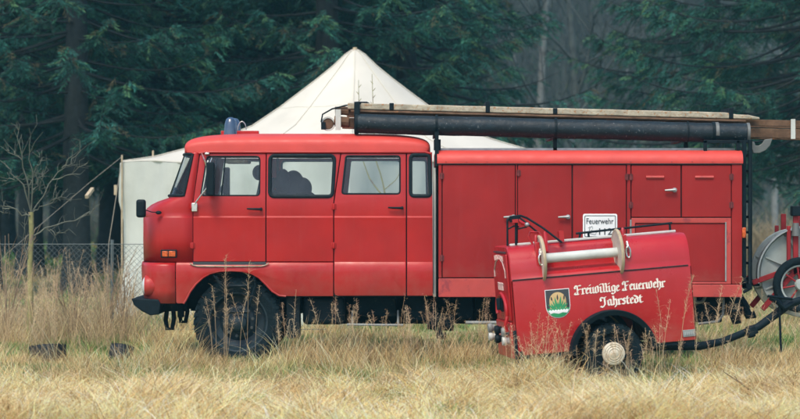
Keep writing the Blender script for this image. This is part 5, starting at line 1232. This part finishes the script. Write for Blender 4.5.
# young bare tree by the fence, built branch by branch
yt = thing('bare_sapling', 'young leafless tree with yellowish lichened trunk beside the wire fence', 'tree', ((31 - 400) / F * 28.6, 28.6, 0))
DS = 28.6
def yp(px, py, dy=0.): d = DS + dy; return np.array([(px - 400) / F * d, d, CAMH + (HZ - py) / F * d])
tp_ = [(np.array([yp(30, 340), yp(30.5, 300), yp(30, 262), yp(31.5, 235), yp(31, 212)]), np.array([.042, .038, .034, .031, .034]))]
lb = [[(31, 212), (26, 190), (18, 176), (8, 166), (-6, 158)], [(31, 212), (29, 186), (22, 160), (18, 140), (16, 122)], [(31, 214), (33, 190), (31, 165), (28, 146), (29, 128)], [(32, 212), (42, 194), (52, 180), (62, 168), (72, 156)], [(52, 180), (60, 178), (76, 172), (88, 163)],
      [(31, 216), (22, 212), (10, 207), (-4, 204)], [(32, 214), (40, 208), (52, 200), (58, 186)], [(33, 236), (46, 228), (62, 224), (82, 217), (100, 204)], [(82, 217), (92, 211), (96, 200)], [(62, 168), (70, 164), (80, 150), (81, 147)], [(29, 186), (36, 172), (40, 160), (42, 150)], [(18, 176), (12, 178), (2, 182)], [(22, 160), (14, 154), (6, 150)],
      [(33, 190), (39, 182), (44, 170)], [(30, 262), (26, 250), (24, 232), (22, 222)], [(46, 228), (54, 232), (66, 233)], [(42, 194), (38, 184), (37, 170)], [(52, 200), (62, 197), (72, 199)], [(10, 207), (2, 212), (-5, 213)]]
paths = []
for k, l in enumerate(lb):
    dy = rnd.uniform(-.5, .5); pts = np.array([yp(a, b, dy * i / len(l)) for i, (a, b) in enumerate(l)])
    # smooth
    t = np.linspace(0, len(l) - 1, 10); pp = np.stack([np.interp(t, range(len(l)), pts[:, c]) for c in range(3)], -1); pp[1:-1] += rng.normal(0, .016, (8, 3))
    r0 = .0095 if k in (0, 1, 2, 3, 5, 7) else .006; paths.append((pp, r0 * (1 - .85 * np.linspace(0, 1, 10)) + .002))
    for q in range(8):
        i = int(rng.integers(2, 9)); b0 = pp[i]; d = unit(pp[i] - pp[i - 1]); nd = unit(d + rng.normal(0, .6, 3) + [0, 0, .25]); l_ = rng.uniform(.10, .34)
        m1 = b0 + nd * l_ * .5; paths.append((np.array([b0, m1, m1 + unit(nd + rng.normal(0, .5, 3)) * l_ * .5]), np.array([.0028, .0022, .0014])))
tv, tf = tube_np(tp_, 10); mesh_obj('trunk', arr_mesh('t', tv, tf), M['bark_young'], yt, True, smooth=60)
tv, tf = tube_np(paths, 5); mesh_obj('crown', arr_mesh('t', tv, tf), M['bark_twig'], yt, True, smooth=60)
# thin sapling between truck and tent
y2 = thing('bare_sapling', 'thin bare sapling whose twigs rise before the tent above the truck roof', 'tree', ((385 - 400) / F * 31, 31, 0)); D2 = 31.
def yq(px, py): return np.array([(px - 400) / F * D2, D2, CAMH + (HZ - py) / F * D2])
def limb(pts, r0, r1):
    pts = np.array([yq(*q) for q in pts]); t = np.linspace(0, len(pts) - 1, 12); pp = np.stack([np.interp(t, range(len(pts)), pts[:, c]) for c in range(3)], -1); return (pp, np.linspace(r0, r1, 12))
tv, tf = tube_np([limb([(388, 328), (388, 260), (386, 200), (382, 178), (375, 158), (373.5, 120), (372, 74)], .02, .004)], 6); mesh_obj('trunk', arr_mesh('t', tv, tf), M['bark_young'], y2, True, smooth=60)
pp_ = [limb([(386, 200), (370, 180), (362, 158), (359, 110), (358.5, 80)], .012, .003), limb([(384, 190), (396, 180), (404, 165)], .008, .003), limb([(375, 158), (380, 140), (379, 125)], .006, .002)]
for k in range(8):
    a, b = (373, 358.8)[k % 2], 84 + k * 3.5; pp_.append(limb([(a, b), (a + (2.5 if k % 3 else -2.5), b - 3)], .006, .003))
tv, tf = tube_np(pp_, 5); mesh_obj('crown', arr_mesh('t', tv, tf), M['bark_young'], y2, True, smooth=60)
# dark shrubby saplings by the fence
M['bark_brown'] = mat('brown_shrub_bark', (.30, .22, .14), .9, var=.3)
def shrub(px, d, h, lab, n=13):
    t = thing('bare_shrub', lab, 'shrub', ((px - 400) / F * d, d, 0)); paths = []
    for k in range(n):
        a = rng.random() * 6.28; sp2 = rng.uniform(.05, .4) * h; hh = h * rng.uniform(.6, 1.05); u = np.linspace(0, 1, 6)
        pp = np.stack([math.cos(a) * sp2 * u ** 1.3, math.sin(a) * sp2 * u ** 1.3, hh * u], -1) + rng.normal(0, .012, (6, 3)); pp[0, 2] = 0; paths.append((pp, .008 * (1 - .8 * u) + .001))
        for q in range(5):
            i = rng.integers(2, 5); nd = unit(np.array([math.cos(a), math.sin(a), 1.2]) + rng.normal(0, .5, 3)); l_ = rng.uniform(.1, .35); paths.append((np.array([pp[i], pp[i] + nd * l_ * .5, pp[i] + nd * l_]), np.array([.003, .0025, .0015])))
    tv, tf = tube_np(paths, 4); ob_('stem', arr_mesh('s', tv, tf), t).data.materials.append(M['bark_brown'])
shrub(104, 29.4, 1.35, 'thin brown leafless shrub before the fence nearest the tent wall'); shrub(72, 29, 1.1, 'low brown leafless shrub at the foot of the big spruce trunk'); shrub(6, 29, 1.5, 'tall brown leafless shrub beyond the bare sapling at the picture edge', 16)
shrub(124, 29.2, 1.1, 'small brown leafless shrub against the pale tent wall')

# ================================================================== WORLD, LIGHT, AIR, CAMERA
EL, AZS = R(57), R(200)
w = bpy.data.worlds.new('World'); sc.world = w; w.use_nodes = True; nt = w.node_tree; bg = nt.nodes['Background']
sky = nt.nodes.new('ShaderNodeTexSky'); sky.sky_type = 'NISHITA'; sky.sun_disc = False; sky.sun_elevation = EL; sky.sun_rotation = AZS
sky.dust_density = 2.0; sky.air_density = 1.0
nt.links.new(sky.outputs[0], bg.inputs[0]); bg.inputs[1].default_value = .15
sd = bpy.data.lights.new('sun', 'SUN'); sd.energy = 1.5; sd.angle = R(18); sd.color = (1, .90, .74)
so = bpy.data.objects.new('sun', sd); COL.objects.link(so)
dirv = Vector((math.sin(AZS) * math.cos(EL), math.cos(AZS) * math.cos(EL), math.sin(EL)))   # towards the sun
so.rotation_euler = dirv.to_track_quat('Z', 'Y').to_euler(); so.location = (0, 0, 40)
HAZE = True
if HAZE:
    b_ = MB(); b_.box(-125, 125, -8, 190, -1, 42); hm_ = bpy.data.materials.new('haze_air'); hm_.use_nodes = True; nt = hm_.node_tree; nt.nodes.remove(nt.nodes['Principled BSDF'])
    pv = nt.nodes.new('ShaderNodeVolumePrincipled'); pv.inputs['Color'].default_value = (.22, .60, .72, 1); pv.inputs['Density'].default_value = .0010; pv.inputs['Anisotropy'].default_value = .2
    nt.links.new(pv.outputs[0], nt.nodes['Material Output'].inputs['Volume']); hz = b_.build('haze', hm_, smooth=0); tag(hz, 'thin bluish haze in the air', None, None, 'stuff')
cam = bpy.data.cameras.new('camera'); co = bpy.data.objects.new('camera', cam); COL.objects.link(co); sc.camera = co
co.location = (0, 0, CAMH); co.rotation_euler = (R(90), 0, 0); cam.sensor_width = 36; cam.lens = 36 * F / 800; cam.clip_end = 1000; cam.clip_start = .1
cam.dof.use_dof = True; cam.dof.focus_distance = 23.8; cam.dof.aperture_fstop = 2.3
vs = sc.view_settings; sc.display_settings.display_device = 'sRGB'; vs.view_transform = 'Standard'; vs.look = 'None'; vs.exposure = EXPO; vs.gamma = 1
sc.cycles.use_denoising = True; sc.cycles.max_bounces = 8; sc.cycles.transparent_max_bounces = 16; sc.cycles.volume_bounces = 0
sc.cycles.volume_step_rate = 1
bpy.context.view_layer.update()
